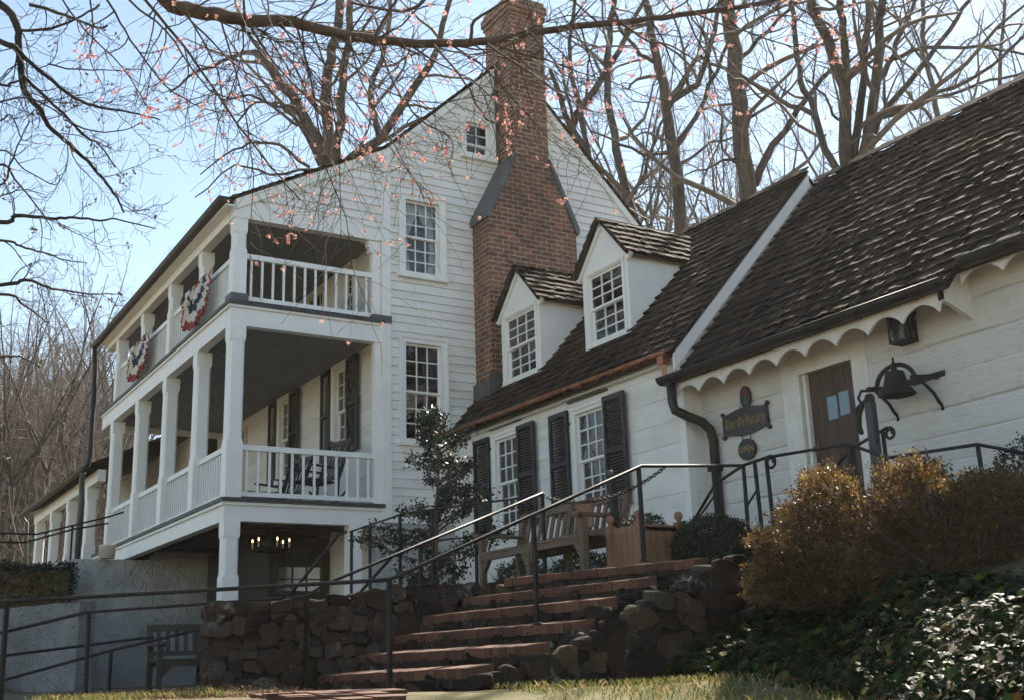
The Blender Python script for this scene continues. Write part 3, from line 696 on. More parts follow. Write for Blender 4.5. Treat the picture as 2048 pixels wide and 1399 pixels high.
# ================================================================== RIGHT WING
entry = thing('entrance_wing', 'nearest white log wing with long shake roof, scalloped eave board and plank door', 'house', (11, 7, 0.6))
XR_, Y2 = 9.52, 10.90
SR = 1.098
def zr(x): return 3.54 + SR*(x-9.16)
XRR = 11.95; YN = 2.6; YS = 6.74
FR = frame((XR_, 0, 0), (0,-1,0), (1,0,0))
def wavy_logs(mb, F, u0, u1, z0, z1, h, openings, rn):
    mb.M = F; z = z0
    while z < z1:
        hh = h*rn.uniform(0.85, 1.15); zt = min(z+hh, z1); n = int((u1-u0)/0.06); ph = rn.uniform(0, 50)
        prof = [(0.0, -0.004), (0.05, -0.019), (0.25, -0.026), (0.6, -0.028), (0.9, -0.024), (1.0, -0.010)]
        for i in range(n):
            ua = u0+(u1-u0)*i/n; ub = u0+(u1-u0)*(i+1)/n; um = (ua+ub)/2
            vs = []
            for u in (ua, ub):
                wz = 0.022*noise.noise((u*0.9+ph, z, 0)); 
                for f, d in prof:
                    zz = z+(zt-z)*f + wz*(1 if 0 < f < 1.1 else 1)
                    vs.append((u, d+0.010*noise.noise((u*1.6+ph, zz*5, 3))+0.006*noise.noise((u*6+ph, zz*14, 7)), zz))
            k = len(prof)
            for j in range(k-1):
                zm = vs[j][2]
                if any(o[0] < um < o[1] and o[2] < (vs[j][2]+vs[j+1][2])/2 < o[3] for o in openings): continue
                mb.add([vs[j], vs[k+j], vs[k+j+1], vs[j+1]], [(0,1,2,3)], True)
        z = zt
    mb.M = None
door = (-9.30, -8.30, 1.22, 3.20)
mb = MB(); wavy_logs(mb, FR, -Y1+0.0, -YN, 0.6, 3.75, 0.30, [(-9.26,-8.40,1.0,3.12)], rnd)
mb.M = FR; mb.box(-Y1+0.01,-9.27,0.002,0.03,0.6,3.7); mb.box(-8.41,-YN-0.01,0.002,0.03,0.6,3.7); mb.box(-9.268,-8.412,0.002,0.03,3.12,3.7); mb.M = None
mb.build('log_wall', M['log'], entry)
mb = MB(); mb.prism([(XR_+0.2,YN,0.6),(14.2,YN,0.6),(14.2,YN,3.8),(XRR,YN,zr(XRR)-0.2),(XR_+0.2,YN,3.75)], (0, Y1-0.15-YN, 0)); mb.build('interior', M['dark'], entry)
mb = MB(); mb.prism([(XR_,YN-0.05,0.6),(14.3,YN-0.05,0.6),(14.3,YN-0.05,3.8),(XRR,YN-0.05,zr(XRR)-0.1),(XR_,YN-0.05,3.8)], (0, 0.05, 0)); mb.box(14.3,14.35,YN,Y1-0.1,0.6,3.8); mb.build('far_wall', M['white_old'], entry)
# roof
mb = MB()
wslab(mb, 9.05, XRR, YS, Y1-0.06, lambda x: zr(x)-0.035, 0.05); wslab(mb, 9.20, XRR, YN-0.1, YS-0.002, lambda x: zr(x)-0.035, 0.05)
mb.prism([(XRR+0.002,YN-0.1,zr(XRR)-0.085),(14.6,YN-0.1,zr(XRR)-SR*(14.6-XRR)-0.085),(14.6,YN-0.1,zr(XRR)-SR*(14.6-XRR)-0.03),(XRR+0.002,YN-0.1,zr(XRR)-0.035)], (0,Y1-0.06-YN+0.1,0))
eroof = mb.build('roof', M['shake'], entry)
ur = Vector((1,0,SR)).normalized(); hyp = math.hypot(1, SR)
mb = MB(); o_ = zr(8.98)-0.03
shingles(mb, (9.02, YN-0.12, zr(9.02)-0.03), (0,1,0), ur, Y1-0.06-YN+0.1, (XRR-9.02)*hyp, rnd, 0.185, (0.06,0.14), 0.028, 0.014, jit=0.011, clip=lambda a, s: (YN-0.12+a) > YS or s > 0.16*hyp)
for i in range(36):
    y = YN-0.1+i*0.23; mb.beam((XRR-0.06,y,zr(XRR)+0.0),(XRR-0.06,y+0.245,zr(XRR)+0.018),0.17,0.02,(-0.7,0,0.7))
mb.build('shingles', M['shake'], eroof, uv=False)
g1 = gutter(entry, (8.975, 11.05, 3.415), (8.975, YS-0.02, 3.405), 0.085, brackets=6); gutter(entry, (9.15, YS-0.10, 3.60), (9.15, YN-0.1, 3.60), 0.085, brackets=4)
# scalloped apron
def scallop(mb, x, ya, yb, ztop, zcusp, n, first_half=False):
    """arches cut into the lower edge of a board running along Y"""
    st = (yb-ya)/n; top = []; bot = []
    poly = [(x, ya, ztop)]
    for i in range(n):
        for k in range(11):
            f = k/10; z = zcusp + 0.125*math.sin(math.pi*f)**0.75
            bot.append((x, ya+st*(i+f), z))
    for i in range(len(bot)-1):
        a, b = bot[i], bot[i+1]
        if abs(a[1]-b[1]) < 1e-6: continue
        mb.prism([(x,a[1],ztop),(x,b[1],ztop),b,a], (0.025,0,0))
mb = MB()
scallop(mb, 9.07, Y1-0.02, YS+0.16, 3.44, 3.145, 9); scallop(mb, 9.24, YS-0.0, YN, 3.64, 3.40, 9)
for i in range(10):          # return board at the step of the eave
    f0, f1 = i/10, (i+1)/10
    def zb(f): return 3.145+0.105*math.sin(math.pi/2+math.pi/2*f)-0.0 if f < 0.0 else 3.25-0.16*f**1.3
    mb.prism([(9.07+0.45*f0,YS+0.10,zb(f0)),(9.07+0.45*f1,YS+0.10,zb(f1)),(9.07+0.45*f1,YS+0.10,min(3.64,zr(9.07+0.45*f1)-0.05)),(9.07+0.45*f0,YS+0.10,min(3.64,zr(9.07+0.45*f0)-0.05))], (0,0.05,0))
for i in range(6):
    f0, f1 = i/6, (i+1)/6
    za, zb_ = 3.145+0.11*math.sin(math.pi*f0/2), 3.145+0.11*math.sin(math.pi*f1/2)
    mb.prism([(9.07,YS+0.16-0.06*f0,3.44),(9.07,YS+0.16-0.06*f1,3.44),(9.07,YS+0.16-0.06*f1,zb_),(9.07,YS+0.16-0.06*f0,za)], (0.025,0,0))
mb.build('scalloped_apron', M['white_old'], entry)
mb = MB(); mb.box(9.096, XR_+0.05, YS+0.15, Y1-0.03, 3.41, 3.425); mb.box(9.266, XR_+0.05, YN, YS-0.0, 3.62, 3.635); mb.build('soffit', M['white_old'], entry)
# door and its frame
mb = MB(); mb.M = FR
mb.box(-9.48,-9.28,-0.036,0.1,1.2,3.42); mb.box(-8.42,-8.20,-0.036,0.1,1.2,3.42); mb.box(-9.28,-8.42,-0.036,0.1,3.17,3.42)
mb.box(-9.28,-9.19,-0.06,0.12,1.2,3.17); mb.box(-9.19,-8.42,-0.06,0.12,3.09,3.17)
mb.box(-9.17,-9.12,-0.02,0.14,1.2,3.09); mb.build('door_frame', M['white_old'], entry)
mb = MB(); mb.M = FR; n = 4; ww = 0.70/n
for i in range(n):
    mb.box(-9.12+i*ww+0.003, -9.12+(i+1)*ww-0.003, 0.03, 0.075+0.004*(i%2), 1.22, 3.088)
mb.box(-9.12,-8.42,0.078,0.10,1.22,3.088)
dr = mb.build('plank_door', M['door_wood'], entry)
mb = MB(); mb.M = FR; mb.box(-8.865,-8.725,0.018,0.028,2.51,2.77); mb.build('notice_paper', M['paper'], dr); mb = MB(); mb.M = FR; mb.box(-8.69,-8.55,0.018,0.028,2.53,2.79); mb.build('notice_paper', M['paper'], dr)
mb = MB(); mb.M = FR; mb.box(-9.08,-9.04,0.015,0.03,2.17,2.31); mb.ball((-9.06,-0.03,2.22),0.03); mb.tube([(-9.06,0.02,2.22),(-9.06,-0.02,2.22)],0.012,6); mb.build('door_knob', M['brass'], dr)
mb = MB(); mb.M = FR; mb.box(-9.3,-8.3,-0.25,0.05,1.19,1.23); mb.build('door_sill', M['old_wood'], entry)
# downspout with an S-bend
mb = MB(); sp = [(8.99,10.88,3.36),(8.99,10.87,3.10),(8.99,10.83,2.98),(9.12,10.76,2.90),(9.30,10.70,2.83),(9.40,10.68,2.74),(9.43,10.67,2.6),(9.43,10.66,0.85)]
mb.tube(sp, 0.060, 10); mb.build('downspout', M['patina'], entry)
mb = MB()
for z in (2.25, 1.45): mb = MB(); mb.box(9.36,9.53,10.60,10.74,z-0.03,z+0.03); mb.build('pipe_strap', M['iron'], entry)

# ================================================================== FAR LOW PORCH
far = thing('far_porch_wing', 'distant low white porch wing with square columns and dark gutter beyond the tall house', 'house', (7, 31, 2.0))
for y in (27.4, 29.55, 31.7, 33.9): column(far, 5.45, y, 2.0, 4.22, 0.25, 0.9)
mb = MB(); mb.box(5.33,5.50,26.25,34.3,4.22,4.48); mb.build('porch_beam', M['white'], far)
mb = MB(); mb.prism([(5.1,26.22,4.50),(9.6,26.22,6.6),(9.6,26.22,6.68),(5.1,26.22,4.58)], (0,8.4,0)); mb.prism([(9.6,26.22,6.6),(13,26.22,5.0),(13,26.22,5.08),(9.6,26.22,6.68)], (0,8.4,0)); mb.build('roof', M['shake'], far)
mb = MB(); mb.box(7.4,7.5,26.25,34.4,1.9,5.4); mb.box(7.5,12.6,34.3,34.4,1.9,5.0); mb.build('wall', M['white'], far)
mb = MB(); mb.box(7.33,7.398,28.2,29.0,2.2,4.0); mb.box(7.33,7.398,31.6,32.4,2.2,4.0); mb.build('door', M['shutter'], far)
gutter(far, (5.05, 26.3, 4.52), (5.05, 34.8, 4.50), 0.075)
mb = MB(); mb.tube([(5.05,34.6,4.44),(5.2,34.6,4.3),(5.3,34.6,2.2)], 0.05, 8); mb.build('downspout', M['green_pipe'], far); mb = MB(); mb.tube([(4.96,26.0,4.34),(5.0,26.25,4.2),(5.02,26.3,3.9),(5.02,26.3,2.2)], 0.06, 8); mb.build('downspout', M['green_pipe'], far)
# ------------------------------------------------------------------ ground and earthworks
def sm(a, b, x):
    t = min(max((x-a)/(b-a), 0), 1); return t*t*(3-2*t)
def hgt(x, y):
    s = x*0.5+y*0.866
    z = -1.6+1.45*(1-(1-min(max(s/8.2, 0), 1))**1.25)
    if s < 0: z = -1.6
    z += 0.03*noise.noise((x*0.8, y*0.8, 0))
    z += 0.05*math.exp(-((x-3.3)**2+(y-10.0)**2)/0.3)-0.05*math.exp(-((x-4.0)**2+(y-9.0)**2)/0.8)
    if x > 13.5: z += 5.0*sm(14, 24, x)+0.22*max(0, x-20)
    if y > 22.95: z += 1.9*sm(22.95, 23.3, y)+0.05*max(0, y-36)
    if y > 60 or x > 60: z = min(z, 14)
    if x < 3.2 and 19 < y <= 22.95: z += 1.3*sm(3.2, 2.4, x)*sm(20, 22, y)
    return z
def axis(lo, hi, fine_lo, fine_hi, st):
    a = []; x = fine_lo
    while x < fine_hi: a.append(x); x += st
    s = st; x = fine_lo
    while x > lo: s *= 1.35; x -= s; a.insert(0, x)
    s = st; x = a[-1]
    while x < hi: s *= 1.35; x += s; a.append(x)
    return a
xs = axis(-110, 190, -2, 30, 0.5); ys = sorted(axis(-90, 190, -1, 42, 0.5)+[22.94, 23.05, 23.15, 23.25])
mb = MB(); nx = len(xs)
mb.add([(x, y, hgt(x, y)) for y in ys for x in xs], [(j*nx+i, j*nx+i+1, (j+1)*nx+i+1, (j+1)*nx+i) for j in range(len(ys)-1) for i in range(nx-1)], True)
tag(mb.build('ground', M['ground'], uv=False, origin=(0,0,0)), kind='structure')
mb = MB()
mb.prism([(6.7,7.5,0.755),(9.2,7.5,0.80),(9.2,16.4,0.80),(6.4,16.4,0.76),(6.2,12.6,0.75),(6.2,9.9,0.75)], (0,0,0.03)); mb.box(6.95,9.2,7.5,16.4,-0.4,0.745)
mb.prism([(3.75,10.46,-0.3),(6.19,10.46,-0.3),(6.19,12.4,-0.3),(4.2,12.2,-0.3)], (0,0,0.80), (0,0.22,0.22,0))
tag(mb.build('terrace', M['ground'], uv=False), kind='structure')
mb = MB()
for i in range(15):
    for j in range(14):
        x0 = 1.6+j*0.2; y0 = 9.05-i*0.225-j*0.06
        zz = (hgt(x0, y0)+hgt(x0+.2, y0+.1))/2-0.012
        if 0.345*y0 < x0 < 0.465*y0+0.05: mb.prism([(x0+rnd.uniform(0,.006),y0,zz),(x0+0.19,y0-0.05,zz),(x0+0.19,y0+0.16,zz+0.01),(x0,y0+0.21,zz+0.01)], (0,0,0.03))
for i in range(7):
    y0 = 9.0-i*0.4; mb.prism([(0.35*y0,y0-0.1,hgt(0.4*y0,y0)-0.05),(0.46*y0,y0-0.22,hgt(0.4*y0,y0)-0.05),(0.46*(y0-.4),y0-0.62,hgt(0.4*y0-.16,y0-.4)-0.02),(0.35*(y0-.4),y0-0.5,hgt(0.4*y0-.16,y0-.4)-0.02)], (0,0,0.045))
tag(mb.build('brick_path', M['tread_brick'], uv=False), kind='structure')

# ------------------------------------------------------------------ stones
def stones(mb, P0, s_dir, n_dir, length, zbot, ztop, rn, hmin=0.11, hmax=0.27, wmin=0.14, wmax=0.42):
    """rubble face: irregular rounded stones bedded on a wall; ztop(s) is the wall head"""
    P0 = Vector(P0); s_dir = Vector(s_dir).normalized(); n_dir = Vector(n_dir).normalized(); Z = Vector((0,0,1))
    z = zbot; zm = max(ztop(0), ztop(length), ztop(length/2))
    while z < zm:
        h = rn.uniform(hmin, hmax); s = -rn.uniform(0, 0.2)
        while s < length:
            w_ = rn.uniform(wmin, wmax)*(0.7 if rn.random() < 0.25 else 1); c = s+w_/2; zt = ztop(min(max(c, 0), length))
            hh = h*rn.uniform(0.75, 1.25); zc = z+h/2+rn.uniform(-0.05, 0.05)
            if zc+hh/2 > zt: hh = min(hh, max(0.09, zt-(zc-hh/2)+0.02)); zc = min(zc, zt-hh/2+0.02)
            if c < -0.02 or c > length+0.03 or z > zt-0.02: s += w_; continue
            ang = rn.uniform(-0.28, 0.28); ca, sa = math.cos(ang), math.sin(ang); dp = rn.uniform(0.06, 0.10); e = rn.uniform(0.38, 0.62); fl = rn.uniform(0.025, 0.055); tl = rn.uniform(-0.12, 0.12); off = rn.uniform(0, 100)
            vs = []; fs = []; nu, nv = 16, 9
            def se(c_): return math.copysign(abs(c_)**e, c_)
            for j in range(nv+1):
                ph = -math.pi/2+math.pi*j/nv
                for i in range(nu):
                    th = 2*math.pi*i/nu
                    a = se(math.cos(ph))*se(math.cos(th))*w_*0.51; b = se(math.sin(ph))*hh*0.52; d = se(math.cos(ph))*se(math.sin(th))*dp
                    k = 1+0.45*noise.noise((a*8+off, b*6, d*3))+0.06*noise.noise((a*22+off, b*22, d*22)); a, b = a*k, b*k; d = min(d, fl+a*tl)+0.030*noise.noise((a*12+off, b*12, 1))+0.014*noise.noise((a*33+off, b*33, 1))
                    a, b = a*ca-b*sa, a*sa+b*ca
                    vs.append(P0+s_dir*(c+a)+Z*(zc+b)+n_dir*d)
            for j in range(nv):
                for i in range(nu): fs.append((j*nu+i, j*nu+(i+1)%nu, (j+1)*nu+(i+1)%nu, (j+1)*nu+i))
            mb.add(vs, fs, True); s += w_*0.97
        z += h*0.95
STEPS = [((5.82,9.75,.82),(6.40,7.60,.82)), ((5.50,10.0,.65),(5.80,7.60,.65)), ((5.06,10.0,.48),(5.29,7.47,.48)), ((4.80,10.06,.31),(5.03,7.42,.31)), ((4.47,10.17,.14),(4.52,7.30,.14)), ((4.08,10.2,-.03),(4.08,7.36,-.0))]
steps = thing('brick_steps', 'broad flight of stone steps with red brick nosings climbing to the bench terrace', 'steps', (4.9, 8.8, -0.2))
mb = MB(); mc = MB()
for k, (a, b) in enumerate(STEPS):
    mb = MB(); ms = MB()
    a = Vector(a); b = Vector(b); d = (b-a).normalized(); nb = Vector((-d.y, d.x, 0)).normalized()
    if nb.x < 0: nb = -nb
    dep = 0.95 if k else 0.5
    mc.prism([a+nb*0.03-Vector((0,0,.07)), b+nb*0.03-Vector((0,0,.07)), b+nb*dep-Vector((0,0,.07)), a+nb*dep-Vector((0,0,.07))], (0,0,-(a.z+0.45)))
    s = 0; L = (b-a).length
    while s < L:
        w_ = rnd.uniform(0.098, 0.112); e = min(s+w_-0.005, L); p0 = a+(b-a)*(s/L); p1 = a+(b-a)*(e/L)
        dz = Vector((0,0,rnd.uniform(-0.003,0.003))); j = nb*rnd.uniform(-0.006, 0.006)
        mb.prism([p0+dz+j-Vector((0,0,.075)), p1+dz+j-Vector((0,0,.075)), p1+dz+nb*0.21-Vector((0,0,.075)), p0+dz+nb*0.21-Vector((0,0,.075))], (0,0,0.075), (0.0,0.0,0.024,0.024)); s += w_
    mb2 = MB(); mb2.prism([a+nb*0.22-Vector((0,0,.02)), b+nb*0.22-Vector((0,0,.02)), b+nb*0.6-Vector((0,0,.02)), a+nb*0.6-Vector((0,0,.02))], (0,0,-0.04)); mc.add(mb2.v, mb2.f)
    stones(ms, a+nb*0.045+Vector((0,0,-a.z)), d, -nb, L, a.z-0.20, lambda s_, zz=a.z: zz-0.075, rnd, 0.08, 0.11, 0.16, 0.34)
    mb.build('nosing_bricks', M['tread_brick'], steps, uv=False); ms.build('riser_stones', M['stone'], steps, uv=False)
mc.build('core', M['mortar'], steps, uv=False)
def stone_wall(name, label, p, q, n, prof, zb, thick, caps=True, sz=(0.11,0.27,0.14,0.42)):
    p = Vector((*p, 0)); q = Vector((*q, 0)); L = (q-p).length; d = (q-p).normalized(); n = Vector((*n, 0)).normalized()
    t = thing(name, label, 'stone wall', ((p+q)/2)[:2]+(zb,)); m = MB()
    N = 14
    for i in range(N):
        a, b = L*i/N, L*(i+1)/N; pa, pb = p+d*a-n*0.03, p+d*b-n*0.03; Z = Vector((0,0,1))
        m.prism([pa+Z*zb, pb+Z*zb, pb+Z*(prof(b)-0.05), pa+Z*(prof(a)-0.05)], -n*thick)
    m.build('core', M['mortar'], t, uv=False)
    m = MB(); stones(m, p, d, n, L, zb, prof, rnd, *sz); 
    # stones seen on the ends and along the head
    stones(m, p-n*0.0, -n, -d, thick, zb, lambda s: prof(0), rnd, *sz); 
    s = 0
    while s < L:
        w_ = rnd.uniform(0.14, 0.36); c = p+d*min(s+w_/2, L)-n*(thick*0.5); zt = prof(min(s+w_/2, L))
        vs = []; fs = []; off = rnd.uniform(0, 99)
        for j in range(7):
            ph = -math.pi/2+math.pi*j/6
            for i in range(12):
                th = 2*math.pi*i/12
                a_ = abs(math.cos(ph))**.6*math.copysign(abs(math.cos(th))**.55, math.cos(th))*w_*0.52; b_ = abs(math.cos(ph))**.6*math.copysign(abs(math.sin(th))**.55, math.sin(th))*thick*0.58; z_ = math.copysign(abs(math.sin(ph))**.45, math.sin(ph))*0.055
                k = 1+0.18*noise.noise((a_*5+off, b_*5, z_*5)); vs.append(c+d*(a_*k)+n*(b_*k)+Vector((0,0,zt-0.06+z_*k+0.012*noise.noise((a_*9+off, b_*9, 2)))))
        for j in range(6):
            for i in range(12): fs.append((j*12+i, j*12+(i+1)%12, (j+1)*12+(i+1)%12, (j+1)*12+i))
        m.add(vs, fs, True); s += w_
    m.build('stones', M['stone'], t, uv=False); return t
def interp(pts):
    def f(s):
        for (a, za), (b, zb) in zip(pts[:-1], pts[1:]):
            if s <= b: return za+(zb-za)*max(0, (s-a))/(b-a)
        return pts[-1][1]
    return f
stone_wall('fieldstone_wall', 'long brown fieldstone retaining wall to the left of the brick steps', (3.16,10.22), (6.0,10.22), (0,-1), interp([(0,.60),(1.26,.69),(1.86,.78),(2.86,.80)]), -0.35, 0.26, sz=(0.08,0.18,0.09,0.27))
stone_wall('fieldstone_wall', 'lichen spotted fieldstone retaining wall to the right of the brick steps', (4.1,7.27), (7.4,7.27), (0,-1), interp([(0,-.08),(.40,.0),(.9,.16),(1.15,.28),(1.65,.5),(1.95,.58),(2.15,.74),(2.4,.80),(3.3,.81)]), -0.4, 0.14, sz=(0.09,0.22,0.11,0.32))
def stucco_wall(label, p, q, prof, zb, thick, n, m_='stucco'):
    p = Vector((*p,0)); q = Vector((*q,0)); d = (q-p).normalized(); L = (q-p).length; n = Vector((*n,0)).normalized(); m = MB(); nu = int(L/0.06); nv = 34
    vs = []; fs = []
    for j in range(nv+1):
        for i in range(nu+1):
            s = L*i/nu; z = zb+(prof(s)-zb)*j/nv; b = 0.022*noise.noise((s*3, z*3, 1))+0.012*noise.noise((s*9, z*9, 4))
            vs.append(p+d*s+n*b+Vector((0,0,z+0.012*noise.noise((s*4,0,2))*(j/nv))))
    for j in range(nv):
        for i in range(nu): fs.append((j*(nu+1)+i, j*(nu+1)+i+1, (j+1)*(nu+1)+i+1, (j+1)*(nu+1)+i))
    m.add(vs, fs, True)
    for i in range(nu):
        s, s2 = L*i/nu, L*(i+1)/nu; a = p+d*s+Vector((0,0,prof(s)-0.004)); b = p+d*s2+Vector((0,0,prof(s2)-0.004)); m.add([a,b,b-n*thick,a-n*thick],[(0,1,2,3)])
    for s in (0, L):
        a = p+d*s; m.add([a+Vector((0,0,zb)), a-n*thick+Vector((0,0,zb)), a-n*thick+Vector((0,0,prof(s))), a+Vector((0,0,prof(s)))],[(0,1,2,3)])
    return tag(m.build('stucco_wall', M[m_], uv=False), label, 'wall')
stucco_wall('tall white stucco retaining wall under the porch deck', (4.29,22.9), (7.1,22.9), lambda s: 2.20 if s < 1.51 else 2.36, -0.4, 0.3, (0,-1))
stucco_wall('lower shaded bluish stucco wall at the left edge below the dark hedge', (2.3,22.45), (3.75,19.2), lambda s: 1.19-0.0*s, -0.5, 0.3, (-0.913,-0.407), 'shaded_stucco')

# ------------------------------------------------------------------ tavern shop front under the porch
mb = MB(); mb.box(6.82,7.94,19.30,19.36,-0.2,2.30); mb.box(6.82,6.88,19.36,22.8,-0.2,2.30)
for x in (6.82, 7.02, 7.22, 7.42, 7.62, 7.86): mb.box(x,x+0.03,19.285,19.30,-0.2,1.30)
shop = mb.build('shop_front', M['old_wood'], house)
mb = MB(); FS = frame((0,19.30,0),(1,0,0),(0,1,0)); mb.M = FS
mb.box(6.93,6.99,-0.05,0,1.30,1.84); mb.box(7.77,7.83,-0.05,0,1.30,1.84); mb.box(6.99,7.77,-0.05,0,1.78,1.84); mb.box(6.99,7.77,-0.05,0,1.30,1.37)
for i in (1,2): mb.box(6.99+0.26*i-0.012,6.99+0.26*i+0.012,-0.035,-0.01,1.37,1.78)
mb.box(6.99,7.77,-0.03,-0.012,1.56,1.58); mb.build('shop_window', M['old_wood'], shop)
mb = MB(); mb.M = FS; mb.add([(6.99,-0.008,1.37),(7.77,-0.008,1.37),(7.77,-0.008,1.78),(6.99,-0.008,1.78)],[(0,1,2,3)])
gm = mat('mirror_like_pane', (0.8,0.83,0.85), 0.03, 0.95); mb.build('shop_pane', gm, shop)
def text(s, size, m, parent, mtx, name='lettering', depth=0.004, xs_=1.0, shear=0.0, offset=0.0, space=1.0):
    c = bpy.data.curves.new(name, 'FONT'); c.body = s; c.size = size; c.extrude = depth; c.align_x = 'CENTER'; c.align_y = 'CENTER'; c.shear = shear; c.offset = offset; c.space_character = space; c.resolution_u = 3
    o = bpy.data.objects.new(name+'_curve', c); COL.objects.link(o); dg = bpy.context.evaluated_depsgraph_get(); dg.update()
    me = bpy.data.meshes.new_from_object(o.evaluated_get(dg)); bpy.data.objects.remove(o); bpy.data.curves.remove(c)
    me.name = name; vs = [mtx @ Vector((v.co.x*xs_, v.co.y, v.co.z)) for v in me.vertices]
    m_ = MB(); m_.add(vs, [tuple(p.vertices) for p in me.polygons]); bpy.data.meshes.remove(me)
    return m_.build(name, m, parent, uv=False)
def tmat(o, u, n):
    """text plane: x along u, y up, facing n"""
    m_ = Matrix.Identity(4)
    for i in range(3): m_[i][0] = u[i]; m_[i][1] = (0,0,1)[i]; m_[i][2] = n[i]; m_[i][3] = o[i]
    return m_
ts = thing('shop_sign', 'small black sign reading TAVERN SHOP above the shop window under the porch', 'sign', (7.35,19.24,1.88))
mb = MB(); mb.box(7.08,7.62,19.22,19.26,1.87,2.12); mb.build('board', M['sign_black'], ts)
grey = mat('grey_lettering', (0.075,0.068,0.058), 0.6)
text('TAVERN', 0.115, grey, ts, tmat((7.35,19.218,2.055),(1,0,0),(0,-1,0))); text('SHOP', 0.115, grey, ts, tmat((7.35,19.218,1.945),(1,0,0),(0,-1,0)))
ch = thing('chandelier', 'black iron chandelier with six lit candles under the porch', 'chandelier', (6.5,18.3,1.9))
mb = MB()
mb.tube([(6.5+0.30*math.cos(a),18.3+0.30*math.sin(a),1.95) for a in [2*math.pi*i/20 for i in range(21)]], 0.016, 6, cap=False)
mb.lathe([(0.015,2.33),(0.05,2.26),(0.06,2.16),(0.15,2.06),(0.17,2.0),(0.13,1.98)], (6.5,18.3,0), 12)
for i in range(6):
    a = math.pi/6+math.pi/3*i; c, s = math.cos(a), math.sin(a); mb.tube([(6.5+0.12*c,18.3+0.12*s,2.0),(6.5+0.2*c,18.3+0.2*s,1.93),(6.5+0.3*c,18.3+0.3*s,1.96)], 0.012, 5)
    mb.lathe([(0.008,1.95),(0.035,1.965),(0.03,1.985)], (6.5+0.3*c,18.3+0.3*s,0), 8)
mb.build('frame', M['iron'], ch)
for i in range(6):
    a = math.pi/6+math.pi/3*i; c, s = math.cos(a), math.sin(a)
    mb = MB(); mb.lathe([(0.014,1.985),(0.014,2.08),(0.004,2.085)], (6.5+0.3*c,18.3+0.3*s,0), 8); cn = mb.build('candle', M['candle'], ch)
    mb = MB(); mb.lathe([(0.001,2.085),(0.011,2.10),(0.009,2.115),(0.001,2.14)], (6.5+0.3*c,18.3+0.3*s,0), 8); mb.build('flame', M['flame'], cn)

# ------------------------------------------------------------------ iron handrails
def rail_thing(label, lines, posts, loc, r=0.0165, cat='railing', braces=()):
    t = thing('iron_railing', label, cat, loc)
    for pts in lines:
        m = MB(); m.tube(pts, r, 6); m.build('handrail', M['iron'], t)
    for p, q in posts:
        m = MB(); p = Vector(p); q = Vector(q); m.beam(p, q, 0.030, 0.030, (1,0.3,0)); m.tube([p, p+Vector((0,0,0.02))], 0.035, 8); m.build('post', M['iron'], t)
    for p, q in braces:
        m = MB(); m.tube([p, q], 0.012, 5); m.build('bar', M['iron'], t)
    return t
r1 = rail_thing('near black iron handrail that climbs the right side of the brick steps', [[(0.75,9.45,0.53),(1.29,9.2,0.57),(3.63,7.70,0.63),(5.98,7.70,1.60),(8.2,8.86,1.925)]],
    [((1.3,9.2,-0.35),(1.29,9.2,0.56)),((3.63,7.70,-0.15),(3.63,7.70,0.62)),((4.88,7.7,0.30),(4.88,7.7,1.13)),((5.95,7.70,0.80),(5.95,7.70,1.59))], (4.2,8.2,-0.2))
r2 = rail_thing('far black iron handrail that climbs the left side of the brick steps', [[(1.56,11.4,0.43),(2.30,11.4,0.61),(3.94,10.13,0.67),(4.12,10.13,0.78),(6.55,10.13,1.74)]],
    [((2.33,11.4,-0.3),(2.31,11.4,0.60)),((3.95,10.13,-0.2),(3.95,10.13,0.66)),((5.11,10.13,0.36),(5.11,10.13,1.16)),((6.54,10.13,0.75),(6.54,10.13,1.73))], (4.2,10.6,-0.2))
r3 = rail_thing('low black iron double railing in front of the stucco walls at lower left', [[(1.5,12.8,0.0),(1.79,12.8,0.02),(2.83,12.8,0.29),(3.79,12.8,0.5)],[(1.5,12.9,0.20),(1.77,12.9,0.26),(3.13,12.9,0.41),(3.3,12.9,0.42)]],
    [((2.84,12.8,-0.3),(2.84,12.8,0.29)),((1.6,12.8,-0.4),(1.6,12.8,0.02))], (2.6,12.8,-0.3))
r4 = rail_thing('thin black iron railing along the terrace edge behind the camellia', [[(6.3,14.6,1.83),(6.3,12.9,1.87),(6.9,10.66,1.81)]],
    [((6.3,13.95,0.75),(6.3,13.95,1.84)),((6.3,13.05,0.75),(6.3,13.05,1.86)),((6.42,12.4,0.75),(6.42,12.4,1.86)),((6.62,11.7,0.75),(6.62,11.7,1.84)),((6.3,14.55,0.7),(6.3,14.55,1.83))], (6.4,12.8,0.75), 0.013)
r5 = rail_thing('sloping black iron stair rail beside the shop stairs under the porch', [[(5.35,14.6,0.86),(6.13,14.6,1.78),(6.25,14.6,1.83)],[(6.35,14.6,0.92),(7.27,14.6,1.86)]], [((5.5,14.6,-0.2),(5.5,14.6,1.02))], (6.2,14.6,0.0), 0.022)
mb = MB()
def spiral(c, r0, turns=1.3):
    """small scroll in the plane of the wall"""
    return [(c[0], c[1]-r0*(1-0.5*t/turns)*math.sin(2*math.pi*t), c[2]-r0+r0*(1-0.5*t/turns)*math.cos(2*math.pi*t)) for t in [turns*i/16 for i in range(17)]]
